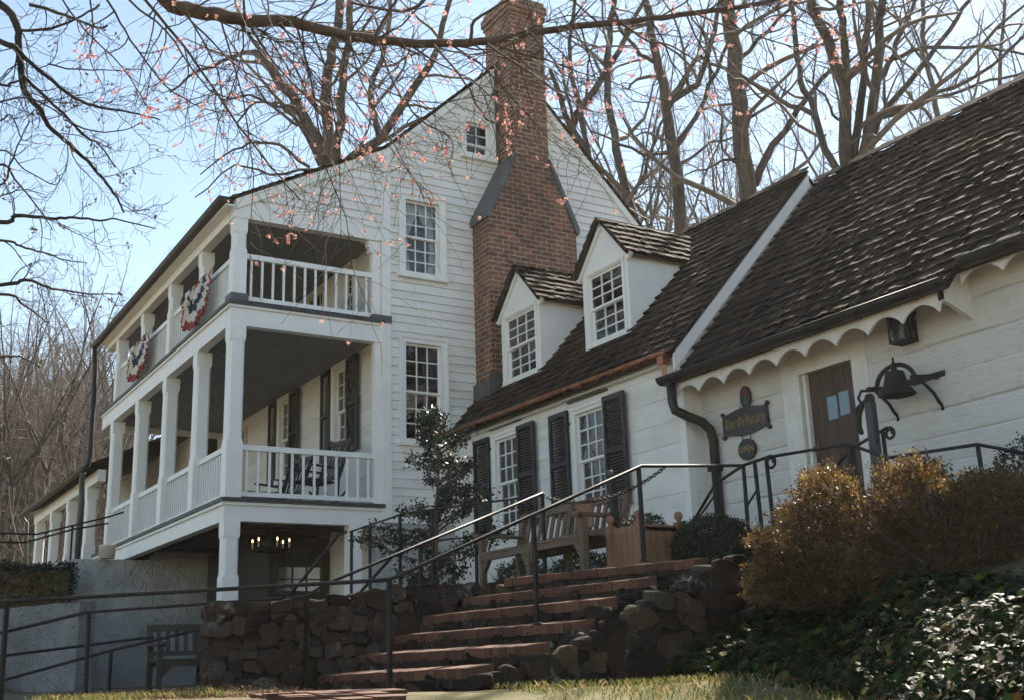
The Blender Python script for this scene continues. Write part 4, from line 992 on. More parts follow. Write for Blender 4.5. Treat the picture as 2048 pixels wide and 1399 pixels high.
r6 = rail_thing('black iron landing railing in front of the plank door with sloping end', [[(8.2,9.66,1.49),(8.2,9.30,1.80),(8.2,8.86,1.925),(8.2,8.5,1.95),(8.2,7.42,1.895),(8.2,6.98,1.69),(8.2,6.75,1.68),(8.2,6.04,1.645),(8.2,5.5,1.46),(8.2,4.2,1.42)]],
    [((8.2,9.31,0.75),(8.2,9.30,1.79)),((8.2,8.86,1.19),(8.2,8.85,1.92)),((8.2,8.66,1.19),(8.2,8.68,1.94)),((8.2,8.49,1.19),(8.2,8.51,1.94)),((8.2,6.03,1.18),(8.2,6.04,1.64)),((8.2,7.42,1.19),(8.2,7.42,1.89)),((8.2,4.6,1.0),(8.2,4.6,1.43))], (8.2,7.6,1.15),
    braces=[((8.2,9.95,1.24),(8.2,9.30,1.70)),((8.2,8.85,1.50),(8.2,8.67,1.66))])
m = MB(); m.tube([(8.2,8.5,1.95)]+spiral((8.2,8.45,1.96),0.07), 0.014, 5); m.build('scroll', M['iron'], r6)
r7 = rail_thing('short black iron door rail with scrolled ends behind the water pump', [[(8.62,8.0,1.79),(8.62,7.76,1.94),(8.62,7.30,2.06)]], [((8.62,7.74,1.19),(8.62,7.75,1.93)),((8.62,7.36,1.19),(8.62,7.36,2.04))], (8.62,7.6,1.19), 0.016)
m = MB(); m.tube(spiral((8.62,7.28,2.06),0.06), 0.014, 5); m.build('scroll', M['iron'], r7); m = MB(); m.tube([(8.62,8.0-0.0*i,1.79) for i in range(1)]+[(8.62,8.03+0.06*math.sin(a),1.73+0.06*math.cos(a)) for a in [i*0.5 for i in range(10)]], 0.014, 5); m.build('scroll', M['iron'], r7)
r8 = rail_thing('distant thin black iron railing crossing in front of the low porch columns', [[(2.6,24.0,2.77),(3.8,24.0,2.76),(5.16,24.0,3.16),(5.42,24.0,3.26)],[(2.6,24.0,2.59),(3.61,24.0,2.60),(4.47,24.0,2.88),(5.13,24.0,3.02)]], [((4.45,24.0,1.9),(4.45,24.0,2.95)),((2.9,24.0,1.8),(2.9,24.0,2.76))], (4.2,24.0,1.9), 0.020)
# chain across the top of the steps
cpts = []
A = Vector((6.55,10.1,1.70)); B = Vector((6.37,7.88,1.635))
for i in range(101):
    t = i/100; p = A.lerp(B, t); p.z -= 0.16*4*t*(1-t); cpts.append(p)
mb = MB()
for i in range(0, 100, 2):
    c = (cpts[i]+cpts[min(i+2,100)])/2; d = (cpts[min(i+2,100)]-cpts[i]).normalized(); s = d.cross(Vector((0,0,1))).normalized(); u = s.cross(d)
    a_ = s if (i//2) % 2 else u
    mb.tube([c+d*(0.031*math.cos(x))+a_*(0.016*math.sin(x)) for x in [2*math.pi*k/10 for k in range(11)]], 0.0055, 5, cap=False)
tag(mb.build('chain', M['iron'], uv=False), 'sagging black chain hung across the top of the steps', 'chain')

# ------------------------------------------------------------------ landing
ld = thing('door_landing', 'raised dark landing with edge boards and two steps below the plank door', 'landing', (8.8,8.0,0.75))
mb = MB(); mb.box(8.08,9.50,6.9,9.42,1.12,1.185); mb.build('deck', M['old_wood'], ld)
mb = MB(); mb.box(8.15,9.50,6.95,9.36,0.6,1.118); mb.build('base', M['mortar'], ld)
mb = MB(); mb.box(8.2,9.5,9.425,9.75,0.6,1.05); mb.box(8.2,9.5,9.755,10.1,0.6,0.92); mb.build('steps', M['tread_brick'], ld)

# ------------------------------------------------------------------ benches and planter
def bench(label, cx, cy, z0, L, mat_, ang=0.0):
    """slatted garden bench; faces local -X, length along Y"""
    t = thing('garden_bench', label, 'bench', (cx, cy, z0)); t.rotation_euler = (0,0,0)
    ca, sa = math.cos(ang), math.sin(ang); T = Matrix(((ca,-sa,0,cx),(sa,ca,0,cy),(0,0,1,z0),(0,0,0,1)))
    h = L/2
    def part(nm, fn):
        m = MB(); m.M = T; fn(m); return m.build(nm, mat_, t)
    for y in (-h, 0, h):
        part('leg', lambda m: (m.box(-0.30,-0.235,y-0.035,y+0.035,0,0.62 if y else 0.42)))
        part('leg', lambda m: m.prism([(0.20,y-0.035,0),(0.265,y-0.035,0),(0.24,y-0.035,0.42),(0.33,y-0.035,0.90),(0.27,y-0.035,0.90),(0.175,y-0.035,0.42)], (0,0.07,0)))
    for y, s in ((-h, 1), (h, -1), (0, 1), (0, -1)):
        part('bracket', lambda m: m.prism([(-0.29,y+s*0.036,0.36),(-0.29,y+s*0.16,0.36),(-0.29,y+s*0.036,0.22)], (0.05,0,0)))
    def seat(m):
        for i in range(6): x = -0.31+i*0.088; m.box(x, x+0.075, -h-0.03 if 0 < i < 5 else -h+0.036, h+0.03 if 0 < i < 5 else h-0.036, 0.425, 0.45)
        m.box(-0.305,-0.24,-h+0.04,h-0.04,0.36,0.422); m.box(0.17,0.23,-h+0.04,h-0.04,0.36,0.422)
    part('seat', seat)
    part('back_rail', lambda m: m.prism([(0.272,-h+0.036,0.82),(0.318,-h+0.036,0.815),(0.335,-h+0.036,0.90),(0.285,-h+0.036,0.905)], (0,L-0.072,0)))
    part('back_rail', lambda m: m.prism([(0.205,-h+0.036,0.50),(0.255,-h+0.036,0.50),(0.262,-h+0.036,0.56),(0.215,-h+0.036,0.56)], (0,L-0.072,0)))
    n = int(L/0.125)
    for i in range(n):
        y = -h+0.06+(L-0.12)*(i+0.5)/n
        part('back_slat', lambda m: m.prism([(0.228,y-0.027,0.56),(0.248,y-0.027,0.56),(0.305,y-0.027,0.82),(0.288,y-0.027,0.82)], (0,0.054,0)))
    for y in (-h, h): part('armrest', lambda m: (m.box(-0.33,0.27,y-0.045,y+0.045,0.622,0.655), m.tube([(-0.34,y-0.045,0.635),(-0.34,y+0.045,0.635)],0.03,8)))
    return t
bench('weathered teak slatted bench on the terrace in front of the shuttered windows', 6.73, 10.29, 0.775, 1.98, M['teak'])
bench('dark weathered slatted bench against the stucco wall at lower left', 4.66, 15.6, -0.22, 1.3, M['old_wood'], math.pi/2)
pl = thing('planter_box', 'square cedar planter with ball finials on its corner posts, right of the bench', 'planter', (6.97,8.98,0.77))
mb = MB()
for (a, b, c, d) in ((6.72,6.74,8.78,9.18),(7.20,7.22,8.78,9.18)):
    for i in range(5): w_ = (d-c)/5; mb.box(a,b,c+i*w_+0.003,c+(i+1)*w_-0.003,0.82,1.24)
for (c, d) in ((8.74,8.76),(9.20,9.22)):
    for i in range(5): w_ = 0.40/5; mb.box(6.77+i*w_+0.003,6.77+(i+1)*w_-0.003,c,d,0.82,1.24)
mb.box(6.74,7.2,8.76,9.2,1.0,1.16); mb.build('box', M['planter'], pl)
mb = MB()
for y in (8.74, 9.19): mb.box(6.77,7.17,y,y+0.03,1.20,1.26)
for x in (6.715, 7.195): mb.box(x,x+0.03,8.79,9.17,1.20,1.26)
mb.build('top_rail', M['planter'], pl)
for x in (6.73, 7.21):
    for y in (8.75, 9.21):
        mb = MB(); mb.box(x-0.04,x+0.04,y-0.04,y+0.04,0.77,1.29); pp = mb.build('corner_post', M['planter'], pl)
        mb = MB(); mb.lathe([(0.02,1.29),(0.022,1.31),(0.036,1.325),(0.044,1.35),(0.038,1.38),(0.02,1.395),(0.001,1.398)], (x,y,0), 12); mb.build('finial', M['planter'], pp)
bd = MB(); bd.box(6.80,6.825,9.62,9.88,1.34,1.60); tag(bd.build('wooden_board', M['planter']), 'blank reddish brown wooden board standing on the bench', 'board')
sp_ = thing('leaning_post', 'dark leaning iron post with a pale ball top beside the planter', 'post', (6.8,9.18,0.77))
mb = MB(); mb.beam((6.8,9.16,0.77),(6.8,9.26,1.80),0.055,0.055,(1,0,0)); mb.build('shaft', M['iron'], sp_)
mb = MB(); mb.ball((6.8,9.265,1.83),0.035); mb.build('ball', M['lead'], sp_)

# ------------------------------------------------------------------ porch furniture, bunting
def rocker(label, x, y, z, ang):
    t = thing('rocking_chair', label, 'rocking chair', (x,y,z)); T = Matrix.Translation((x,y,z)) @ Matrix.Rotation(ang,4,'Z')
    def part(nm, fn): m = MB(); m.M = T; fn(m); m.build(nm, M['rocker'], t)
    for s in (-0.28, 0.28):
        part('rocker', lambda m: m.tube([(0.45*math.sin(a)*1.3, s, 0.03+0.9*(1-math.cos(a))) for a in [(-0.6+1.4*i/10) for i in range(11)]], 0.02, 5))
        part('leg', lambda m: m.tube([(-0.25,s,0.08),(-0.25,s,0.62)], 0.022, 6))
        part('back_post', lambda m: m.tube([(0.22,s,0.06),(0.24,s,0.42),(0.52,s,1.18)], 0.024, 6))
        part('armrest', lambda m: m.beam((-0.32,s,0.63),(0.30,s,0.62),0.08,0.025))
    part('seat', lambda m: [m.beam((-0.28+i*0.075,-0.28,0.42-i*0.006),(-0.28+i*0.075,0.28,0.42-i*0.006),0.06,0.02) for i in range(7)])
    part('back_slats', lambda m: [m.beam((0.25,-0.22+i*0.088,0.46),(0.49,-0.22+i*0.088,1.10),0.05,0.015,(1,0,0)) for i in range(6)])
    part('back_rail', lambda m: m.beam((0.49,-0.28,1.10),(0.49,0.28,1.10),0.03,0.09)); part('back_rail', lambda m: m.beam((0.26,-0.28,0.48),(0.26,0.28,0.48),0.03,0.06))
    return t
rocker('black slatted rocking chair on the first floor porch, nearer the house corner', 7.0, 17.62, 2.59, 0.25)
rocker('black slatted rocking chair on the first floor porch, farther from the house corner', 7.0, 19.3, 2.59, 0.35)
ck = thing('wooden_chest', 'dark wooden chest on the first floor porch left of the rocking chairs', 'chest', (7.2,21.2,2.59))
mb = MB(); mb.box(6.9,7.5,20.8,21.6,2.62,3.25); mb.build('box', M['old_wood'], ck)
mb = MB(); mb.box(6.87,7.53,20.77,21.63,3.252,3.30); mb.build('lid', M['old_wood'], ck)
# pleated fan bunting: red edge, white middle, navy with white star centre
def bunting_mat():
    m = mat('bunting_cloth', (0.7,0.68,0.63), 0.85); t = NT(m); uv = t.coords('UV'); sx = t.n('ShaderNodeSeparateXYZ', {0: uv}); a = sx.outputs[1]; nz = t.noise(t.mapping(uv, (2.5,14,1)), 1.0, 3); r = t.n('ShaderNodeMath', {0: t.n('ShaderNodeMath', {0: nz, 1: 0.5}, operation='SUBTRACT').outputs[0], 1: 0.55, 2: sx.outputs[0]}, operation='MULTIPLY_ADD').outputs[0]
    base = t.ramp(r, [(0.0,(0.24,0.028,0.024)), (0.14,(0.55,0.53,0.49)), (0.36,(0.014,0.017,0.036)), (0.60,(0.55,0.53,0.49)), (0.85,(0.24,0.028,0.024)), (1,(0.24,0.028,0.024))])
    base.node.color_ramp.interpolation = 'CONSTANT'
    star = t.ramp(t.n('ShaderNodeTexVoronoi', {'Vector': t.mapping(uv,(5,9,1)), 'Scale': 1.0}).outputs['Distance'], [(0.26,(1,1,1)), (0.30,(0,0,0))])
    navy = t.ramp(r, [(0.36,(0,0,0)), (0.38,(1,1,1)), (0.58,(1,1,1)), (0.59,(0,0,0))])
    f = t.n('ShaderNodeMath', {0: star, 1: navy}, operation='MULTIPLY').outputs[0]
    t.color(t.mix(f, base, (0.6,0.58,0.55))); return m
BM = bunting_mat()
def bunting(label, ya, yb, zt):
    me = bpy.data.meshes.new('bunting'); yc = (ya+yb)/2; R = abs(yb-ya)/2; nA, nR = 72, 14; vs = []; fs = []; uvs = []
    for j in range(nR+1):
        r = j/nR
        for i in range(nA+1):
            a = math.pi*i/nA; pl_ = 0.034*r*math.sin(i*1.75)+0.012*math.sin(i*0.5+r*4)
            drop = 1.0+0.05*math.sin(a*9)
            vs.append((5.30-0.045-abs(0.05*r*math.sin(a))+pl_-5.3, R*math.copysign(r**0.85*abs(math.cos(a))**0.55, math.cos(a)), -R*r*abs(math.sin(a))**0.6*drop)); uvs.append((r*0.999, i/nA))
    for j in range(nR):
        for i in range(nA): fs.append((j*(nA+1)+i, j*(nA+1)+i+1, (j+1)*(nA+1)+i+1, (j+1)*(nA+1)+i))
    me.from_pydata(vs, [], fs); ul = me.uv_layers.new(name='UVMap')
    for l in me.loops: ul.data[l.index].uv = uvs[l.vertex_index]
    for p in me.polygons: p.use_smooth = True
    me.materials.append(BM); o = bpy.data.objects.new('bunting', me); COL.objects.link(o); o.location = (5.30, yc, zt); WORLD[o.name] = Vector((5.30,yc,zt))
    return tag(o, label, 'bunting', 'patriotic bunting fans on the upper porch rail')
bunting('pleated red white and navy fan bunting nearest the house corner', 18.0, 19.6, 6.53)
bunting('pleated red white and navy fan bunting at the far end of the upper porch', 21.95, 23.55, 6.53)

# ------------------------------------------------------------------ signs, bell, lantern, pump, bucket
XW2 = XR_-0.035
def plate(mb, pts, x0, x1):   # pts (u to the viewer's right, z) around (Yc, 0)
    mb.prism([(x0, -u, z) for u, z in pts], (x1-x0, 0, 0))
sg = thing('ordinary_sign', 'long black scroll-cornered sign with gold lettering The Ordinary beside the door', 'sign', (XW2-0.02,10.115,2.60))
def scroll_board(w_, h_, n=8):
    ear = [(.435,.40),(.45,.50),(.475,.52),(.50,.47),(.495,.39),(.465,.32),(.468,.15)]
    top = [(-.40+.80*k/12, .38+.13*math.sin(math.pi*k/12)**1.3) for k in range(13)]
    half = top+ear
    q = half+[(u, -z) for u, z in half[::-1]]
    left = [(-u, z) for u, z in ear[::-1]]
    return [(u*w_, z*h_) for u, z in q+[(-u, -z) for u, z in ear]+left]
    pts = []
    for k in range(13): f = k/12; pts.append((-w_*0.40+w_*0.80*f, h_*0.36+h_*0.16*math.sin(math.pi*f)**1.4))
    def corner(cx, cz, r, a0, a1): return [(cx+r*math.cos(a0+(a1-a0)*i/6), cz+r*math.sin(a0+(a1-a0)*i/6)) for i in range(7)]
    pts += corner(w_*0.46, h_*0.46, 0.035, math.pi*0.9, -math.pi*0.4)
    pts += [(w_*0.445, h_*0.22), (w_*0.47, 0), (w_*0.445, -h_*0.22)]
    pts += corner(w_*0.46, -h_*0.46, 0.035, math.pi*0.4, -math.pi*0.9)
    for k in range(13): f = k/12; pts.append((w_*0.40-w_*0.80*f, -h_*0.36-h_*0.14*math.sin(math.pi*f)**1.4))
    pts += corner(-w_*0.46, -h_*0.46, 0.035, -math.pi*0.1, -math.pi*1.4)
    pts += [(-w_*0.445, -h_*0.22), (-w_*0.47, 0), (-w_*0.445, h_*0.22)]
    pts += corner(-w_*0.46, h_*0.46, 0.035, math.pi*1.4, math.pi*0.1)
    return pts
T0 = Matrix.Translation((0,10.115,2.745))
mb = MB(); mb.M = T0; plate(mb, [(u, z) for u, z in scroll_board(0.83,0.33)], XW2-0.035, XW2-0.002); mb.build('board', M['sign_black'], sg)
# blackletter strokes drawn as broad-nib ribbons
GLY = {'T': ([[(.05,.85),(.3,1.0),(.75,.85)],[(.45,.9),(.25,.6),(.2,.25),(.45,0),(.75,.12)],[(.5,.85),(.5,.15)]], .8),
 'O': ([[(.35,1.0),(.1,.7),(.1,.3),(.4,0)],[(.35,1.0),(.75,.8),(.8,.3),(.4,0)],[(.42,.85),(.42,.15)]], .95),
 'h': ([[(.15,1.05),(.15,.1),(.25,0)],[(.15,.55),(.4,.68),(.5,.5),(.5,.1),(.35,-.15)]], .62), 'e': ([[(.15,.6),(.15,.12),(.3,0),(.48,.12)],[(.15,.6),(.35,.68),(.45,.5),(.15,.32)]], .55),
 'r': ([[(.15,.65),(.15,.08),(.25,0)],[(.15,.5),(.35,.66),(.45,.58)]], .5), 'd': ([[(.1,1.05),(.45,.75),(.5,.2),(.3,0),(.12,.15),(.12,.5),(.3,.66),(.48,.55)]], .62),
 'i': ([[(.12,.66),(.15,.1),(.28,0)],[(.12,.86),(.2,.92)]], .35), 'n': ([[(.12,.66),(.12,.06),(.2,0)],[(.12,.55),(.35,.68),(.48,.52),(.48,.08),(.56,0)]], .65),
 'a': ([[(.12,.58),(.3,.68),(.45,.55),(.45,.08),(.55,0)],[(.45,.4),(.2,.32),(.12,.15),(.22,0),(.45,.12)]], .62), 'y': ([[(.12,.66),(.12,.15),(.25,0),(.48,.15)],[(.48,.66),(.48,.0),(.3,-.25),(.1,-.2)]], .6), ' ': ([], .30)}
def blackletter(s, size, parent, x, yc, zc, m_):
    tot = sum(GLY[c][1] for c in s)*size*0.86; u = -tot/2; mb = MB()
    for c in s:
        st, adv = GLY[c]
        for pts in st:
            for (a, b), (a2, b2) in zip(pts[:-1], pts[1:]):
                p = (u+a*size*0.86, b*size); q = (u+a2*size*0.86, b2*size); dx, dz = size*0.05, size*0.055
                mb.prism([(x, yc-(p[0]-dx), zc+p[1]-dz), (x, yc-(q[0]-dx), zc+q[1]-dz), (x, yc-(q[0]+dx), zc+q[1]+dz), (x, yc-(p[0]+dx), zc+p[1]+dz)], (0.003,0,0))
        u += adv*size*0.86
    return mb.build('lettering', m_, parent, uv=False)
blackletter('The Ordinary', 0.118, sg, XW2-0.0395, 10.115, 2.69, M['gold'])
ov = thing('oval_plaque', 'small oval black plaque with a painted red and green figure above the long sign', 'sign', (XW2,10.08,2.88))
mb = MB(); mb.M = Matrix.Translation((0,10.08,3.03)); plate(mb, [(0.088*math.cos(a), 0.135*math.sin(a)) for a in [2*math.pi*i/28 for i in range(28)]], XW2-0.03, XW2-0.002); mb.build('board', M['sign_black'], ov)
mb = MB(); mb.M = Matrix.Translation((0,10.08,2.915)); plate(mb, [(-0.105,0.035),(-0.07,0.0),(0,-0.012),(0.07,0.0),(0.105,0.035),(0.09,0.0),(0.07,-0.035),(0,-0.05),(-0.07,-0.035),(-0.09,0.0)], XW2-0.038, XW2-0.031); mb.build('ribbon', M['sign_black'], ov)
mb = MB(); mb.M = Matrix.Translation((0,10.08,3.03))
plate(mb, [(-0.012,0.05),(0.022,0.045),(0.026,0.085),(0.0,0.098),(-0.016,0.08)], XW2-0.035, XW2-0.031); plate(mb, [(0.01,-0.0),(0.03,0.02),(0.024,0.04),(-0.008,0.036)], XW2-0.036, XW2-0.031); mb.build('red_figure', M['red_paint'], ov)
mb = MB(); mb.M = Matrix.Translation((0,10.08,3.03)); plate(mb, [(-0.04,-0.085),(0.05,-0.08),(0.03,-0.02),(0.012,0.0),(-0.006,0.0)], XW2-0.034, XW2-0.031); mb.build('green_robe', M['green_paint'], ov)
op = thing('open_sign', 'round black OPEN sign hanging on two short chains under the long sign', 'sign', (XW2,10.12,2.27))
mb = MB(); mb.M = Matrix.Translation((0,10.12,2.40)); plate(mb, [(0.145*math.cos(a), 0.128*math.sin(a)) for a in [2*math.pi*i/32 for i in range(32)]], XW2-0.035, XW2-0.008); mb.build('disc', M['sign_black'], op)
mb = MB(); mb.M = Matrix.Translation((0,10.12,2.40)); 
for k in range(32):
    a0, a1 = 2*math.pi*k/32, 2*math.pi*(k+1)/32; r0 = 0.92
    plate(mb, [(0.145*math.cos(a0),0.128*math.sin(a0)),(0.145*math.cos(a1),0.128*math.sin(a1)),(0.145*r0*math.cos(a1),0.128*r0*math.sin(a1)),(0.145*r0*math.cos(a0),0.128*r0*math.sin(a0))], XW2-0.039, XW2-0.0355)
mb.build('rim', M['iron'], op)
text('OPEN', 0.10, M['gold'], op, tmat((XW2-0.0375,10.12,2.40),(0,-1,0),(-1,0,0)), depth=0.002, offset=0.002)
mb = MB()
for y in (10.05, 10.19):
    for k in range(3): c = (XW2-0.02, y, 2.525+k*0.028); mb.tube([(c[0]+(0.008*math.sin(x) if k % 2 else 0), c[1]+(0 if k % 2 else 0.009*math.sin(x)), c[2]+0.018*math.cos(x)) for x in [2*math.pi*i/8 for i in range(9)]], 0.0035, 4, cap=False)
mb.build('hanging_chain', M['iron'], op)
bl = thing('wall_bell', 'black cast iron dinner bell on a bracket to the right of the plank door', 'bell', (9.2,7.62,2.45))
mb = MB(); bp = [(0.190,2.500),(0.186,2.512),(0.160,2.545),(0.128,2.60),(0.108,2.66),(0.098,2.71),(0.088,2.735),(0.05,2.75),(0.012,2.752)]
inner = [(r*0.92, z-0.006) for r, z in bp[:-1]][::-1]; mb.lathe([(0.001, 2.74)]+inner+bp+[(0.001,2.753)], (9.2,7.62,0), 28); mb.build('bell_body', M['iron'], bl)
mb = MB(); mb.tube([(9.2,7.62,2.72),(9.2,7.62,2.50)], 0.010, 6); mb.ball((9.2,7.62,2.485), 0.032); mb.build('clapper', M['iron'], bl)
mb = MB(); mb.tube([(9.2,7.62+0.245*math.cos(a),2.60+0.205*math.sin(a)) for a in [math.pi*i/16 for i in range(17)]], [0.028]+[0.024]*15+[0.028], 8); mb.lathe([(0.028,2.795),(0.022,2.83),(0.012,2.85),(0.010,2.885),(0.001,2.89)], (9.2,7.62,0), 8); mb.tube([(9.2,7.62,2.74),(9.2,7.62,2.82)],0.03,8); mb.build('yoke', M['iron'], bl)
mb = MB()
for y in (7.34, 7.90):
    mb.beam((9.10,y,2.605),(9.53,y,2.66),0.035,0.05); mb.tube([(9.22,y,2.60),(9.40,y,2.48),(9.46,y-0.0,2.40),(9.51,y,2.36),(9.51,y,2.31)], 0.018, 6)
mb.beam((9.51,7.25,2.665),(9.51,7.99,2.665),0.03,0.08); mb.build('bracket', M['iron'], bl)
mb = MB(); mb.tube([(9.18,7.93,2.61),(9.14,8.02,2.62),(9.12,8.05,2.55),(9.12,8.02,2.49),(9.12,8.07,2.46),(9.12,8.10,2.40),(9.12,8.07,2.36)], 0.016, 6); mb.build('pull_lever', M['iron'], bl)
la = thing('wall_lantern', 'small black box lantern mounted high on the log wall under the scalloped eave', 'lantern', (9.38,7.6,3.05))
xa, xb_, ya, yb, za, zb_ = 9.29, 9.46, 7.50, 7.70, 3.06, 3.33
mb = MB()
for x in (xa, xb_):
    for y in (ya, yb): mb.box(x-0.009,x+0.009,y-0.009,y+0.009,za,zb_)
for z in (za, zb_):
    for x in (xa, xb_): mb.box(x-0.010,x+0.010,ya-0.011,yb+0.011,z-0.012,z+0.012)
    for y in (ya, yb): mb.box(xa+0.0102,xb_-0.0102,y-0.011,y+0.011,z-0.0115,z+0.0115)
ym = (ya+yb)/2; mb.box(xa-0.006,xa+0.006,ym-0.006,ym+0.006,za,zb_); mb.box((xa+xb_)/2-0.006,(xa+xb_)/2+0.006,ya-0.006,ya+0.006,za,zb_)
mb.prism([(xa-0.02,ya-0.02,zb_+0.013),(xb_+0.02,ya-0.02,zb_+0.013),(xb_+0.02,yb+0.02,zb_+0.013),(xa-0.02,yb+0.02,zb_+0.013)], (0,0,0.012)); mb.box(xa,xb_,ya,yb,za-0.004,za+0.004); mb.box(xb_,XR_,ym-0.03,ym+0.03,3.15,3.30); mb.build('frame', M['iron'], la)
mb = MB(); mb.box(xa+0.002,xa+0.004,ya+0.01,yb-0.01,za+0.013,zb_-0.013); mb.box(xa+0.012,xb_-0.012,ya+0.002,ya+0.004,za+0.013,zb_-0.013); mb.build('pane', M['glass'], la)
mb = MB(); mb.tube([((xa+xb_)/2,ym,za+0.01),((xa+xb_)/2,ym,za+0.13)],0.016,8); mb.build('bulb', M['candle'], la)
pu = thing('water_pump', 'tall blue-grey iron hand pump with a curved handle in front of the door', 'pump', (8.3,7.2,1.15))
mb = MB(); mb.prism([(8.265,7.155,1.15),(8.335,7.155,1.15),(8.335,7.235,1.15),(8.265,7.235,1.15)], (0,0,1.10)); mb.build('body', M['pump'], pu)
mb = MB(); mb.lathe([(0.048,2.25),(0.05,2.29),(0.038,2.325),(0.018,2.335),(0.001,2.337)], (8.3,7.195,0), 12); mb.build('cap', M['iron'], pu)
mb = MB(); mb.tube([(8.3,7.20,2.29),(8.3,7.28,2.26),(8.3,7.335,2.17),(8.3,7.355,2.06),(8.3,7.34,2.0),(8.3,7.325,1.985)], [0.026,0.024,0.024,0.026,0.026,0.02], 7); mb.build('handle', M['iron'], pu)
mb = MB()
for k in range(8): c = (8.26,7.12,2.22-k*0.034); mb.tube([(c[0]+(0.007*math.sin(x) if k % 2 else 0), c[1]+(0 if k % 2 else 0.007*math.sin(x)), c[2]+0.021*math.cos(x)) for x in [2*math.pi*i/8 for i in range(9)]], 0.004, 4, cap=False)
mb.lathe([(0.008,1.96),(0.02,1.93),(0.022,1.88),(0.004,1.86)], (8.26,7.12,0), 8); mb.build('pull_chain', M['iron'], pu)
bk = thing('tub', 'cream coloured round tub standing on the stucco wall by the porch columns', 'tub', (4.87,22.74,2.19))
mb = MB(); mb.lathe([(0.12,2.195),(0.14,2.2),(0.15,2.40),(0.158,2.41),(0.158,2.44),(0.15,2.445),(0.001,2.446)], (4.87,22.74,0), 24); mb.build('body', M['cream'], bk)
# ------------------------------------------------------------------ trees
def rv(rn): 
    while True:
        v = Vector((rn.uniform(-1,1), rn.uniform(-1,1), rn.uniform(-1,1)))
        if 0.05 < v.length < 1: return v.normalized()
def path_from(p, d, L, n, rn, wig, grav):
    pts = [p.copy()]; d = d.normalized()
    for i in range(n):
        d = (d + rv(rn)*wig + Vector((0,0,grav))).normalized(); p = p+d*(L/n); pts.append(p.copy())
    return pts
def along(pts, t):
    x = t*(len(pts)-1); i = min(int(x), len(pts)-2); return pts[i].lerp(pts[i+1], x-i), (pts[i+1]-pts[i]).normalized()
def sprout(mb, pts, r0, r1, rn, levels, count, Lf, wig=0.22, grav=0.03, spread=0.9, tmin=0.15, rmin=0.006, tips=None, sides=4, side_dir=None):
    """side branches along a limb, recursively"""
    tot = sum((b-a).length for a, b in zip(pts[:-1], pts[1:]))
    for k in range(count):
        t = tmin+(1-tmin)*((k+rn.random())/count); p, d = along(pts, min(t, 0.999)); r = (r0+(r1-r0)*t)
        s = rv(rn); s = (s-d*s.dot(d))
        if s.length < 0.1: continue
        s.normalize()
        dd = (d*rn.uniform(0.35,1.0)+s*spread*rn.uniform(0.7,1.2))
        if side_dir is not None: dd = dd+side_dir*rn.uniform(0.2,0.9)
        L = tot*Lf*rn.uniform(0.55,1.2)*(1-0.45*t); rr = max(min(r*0.62, L*0.022), rmin)
        n = 6 if levels > 1 else 4
        q = path_from(p, dd, L, n, rn, wig, grav); mb.tube(q, [max(rr*(1-0.75*i/n), rmin*0.7) for i in range(n+1)], sides if rr > 0.02 else 3, cap=False)
        if levels > 1: sprout(mb, q, rr, rr*0.3, rn, levels-1, max(3, int(count*0.6)), 0.5, wig*1.1, grav, spread, 0.2, rmin, tips, 3, side_dir)
        elif tips is not None: tips.append(q)
def wild_tree(name, label, H, r, seed, fork=0.45, nl=5, dens=9, barkm='bark', twigm='twig_far', sp=0.55, levels=3, group='bare trees on the hillside behind the houses'):
    rn = random.Random(seed); t = thing(name, label, 'tree', (0,0,0), group); mt = MB(); mw_ = MB()
    tr = path_from(Vector((0,0,-0.5)), Vector((rn.uniform(-.05,.05), rn.uniform(-.05,.05),1)), H*fork, 7, rn, 0.05, 0.1)
    mt.tube(tr, [r*(1.25 if i == 0 else 1-0.35*i/7) for i in range(8)], 9, cap=False)
    for k in range(nl):
        a = 2*math.pi*(k+rn.random()*0.6)/nl; up = rn.uniform(0.8,1.5); d = Vector((math.cos(a)*sp, math.sin(a)*sp, up)); p = tr[-1] if k < nl-1 else tr[-1]
        if k >= nl-2 and nl > 3: p, _ = along(tr, rn.uniform(0.55,0.85))
        n = 9; L = H*(1-fork)*rn.uniform(0.75,1.05); rr = r*rn.uniform(0.42,0.6)
        q = path_from(p, d, L, n, rn, 0.16, 0.05); mt.tube(q, [rr*(1-0.85*i/n) for i in range(n+1)], 6, cap=False)
        sprout(mw_, q, rr, rr*0.15, rn, levels, dens, 0.36, 0.32, 0.05, 1.0, 0.10, 0.008)
    sprout(mw_, tr, r*0.7, r*0.5, rn, levels-1, max(3, dens//2), 0.3, 0.2, 0.04, 1.0, 0.35, 0.010)
    mt.build('trunk', M[barkm], t, uv=False); mw_.build('crown', M[twigm], t, uv=False); return t
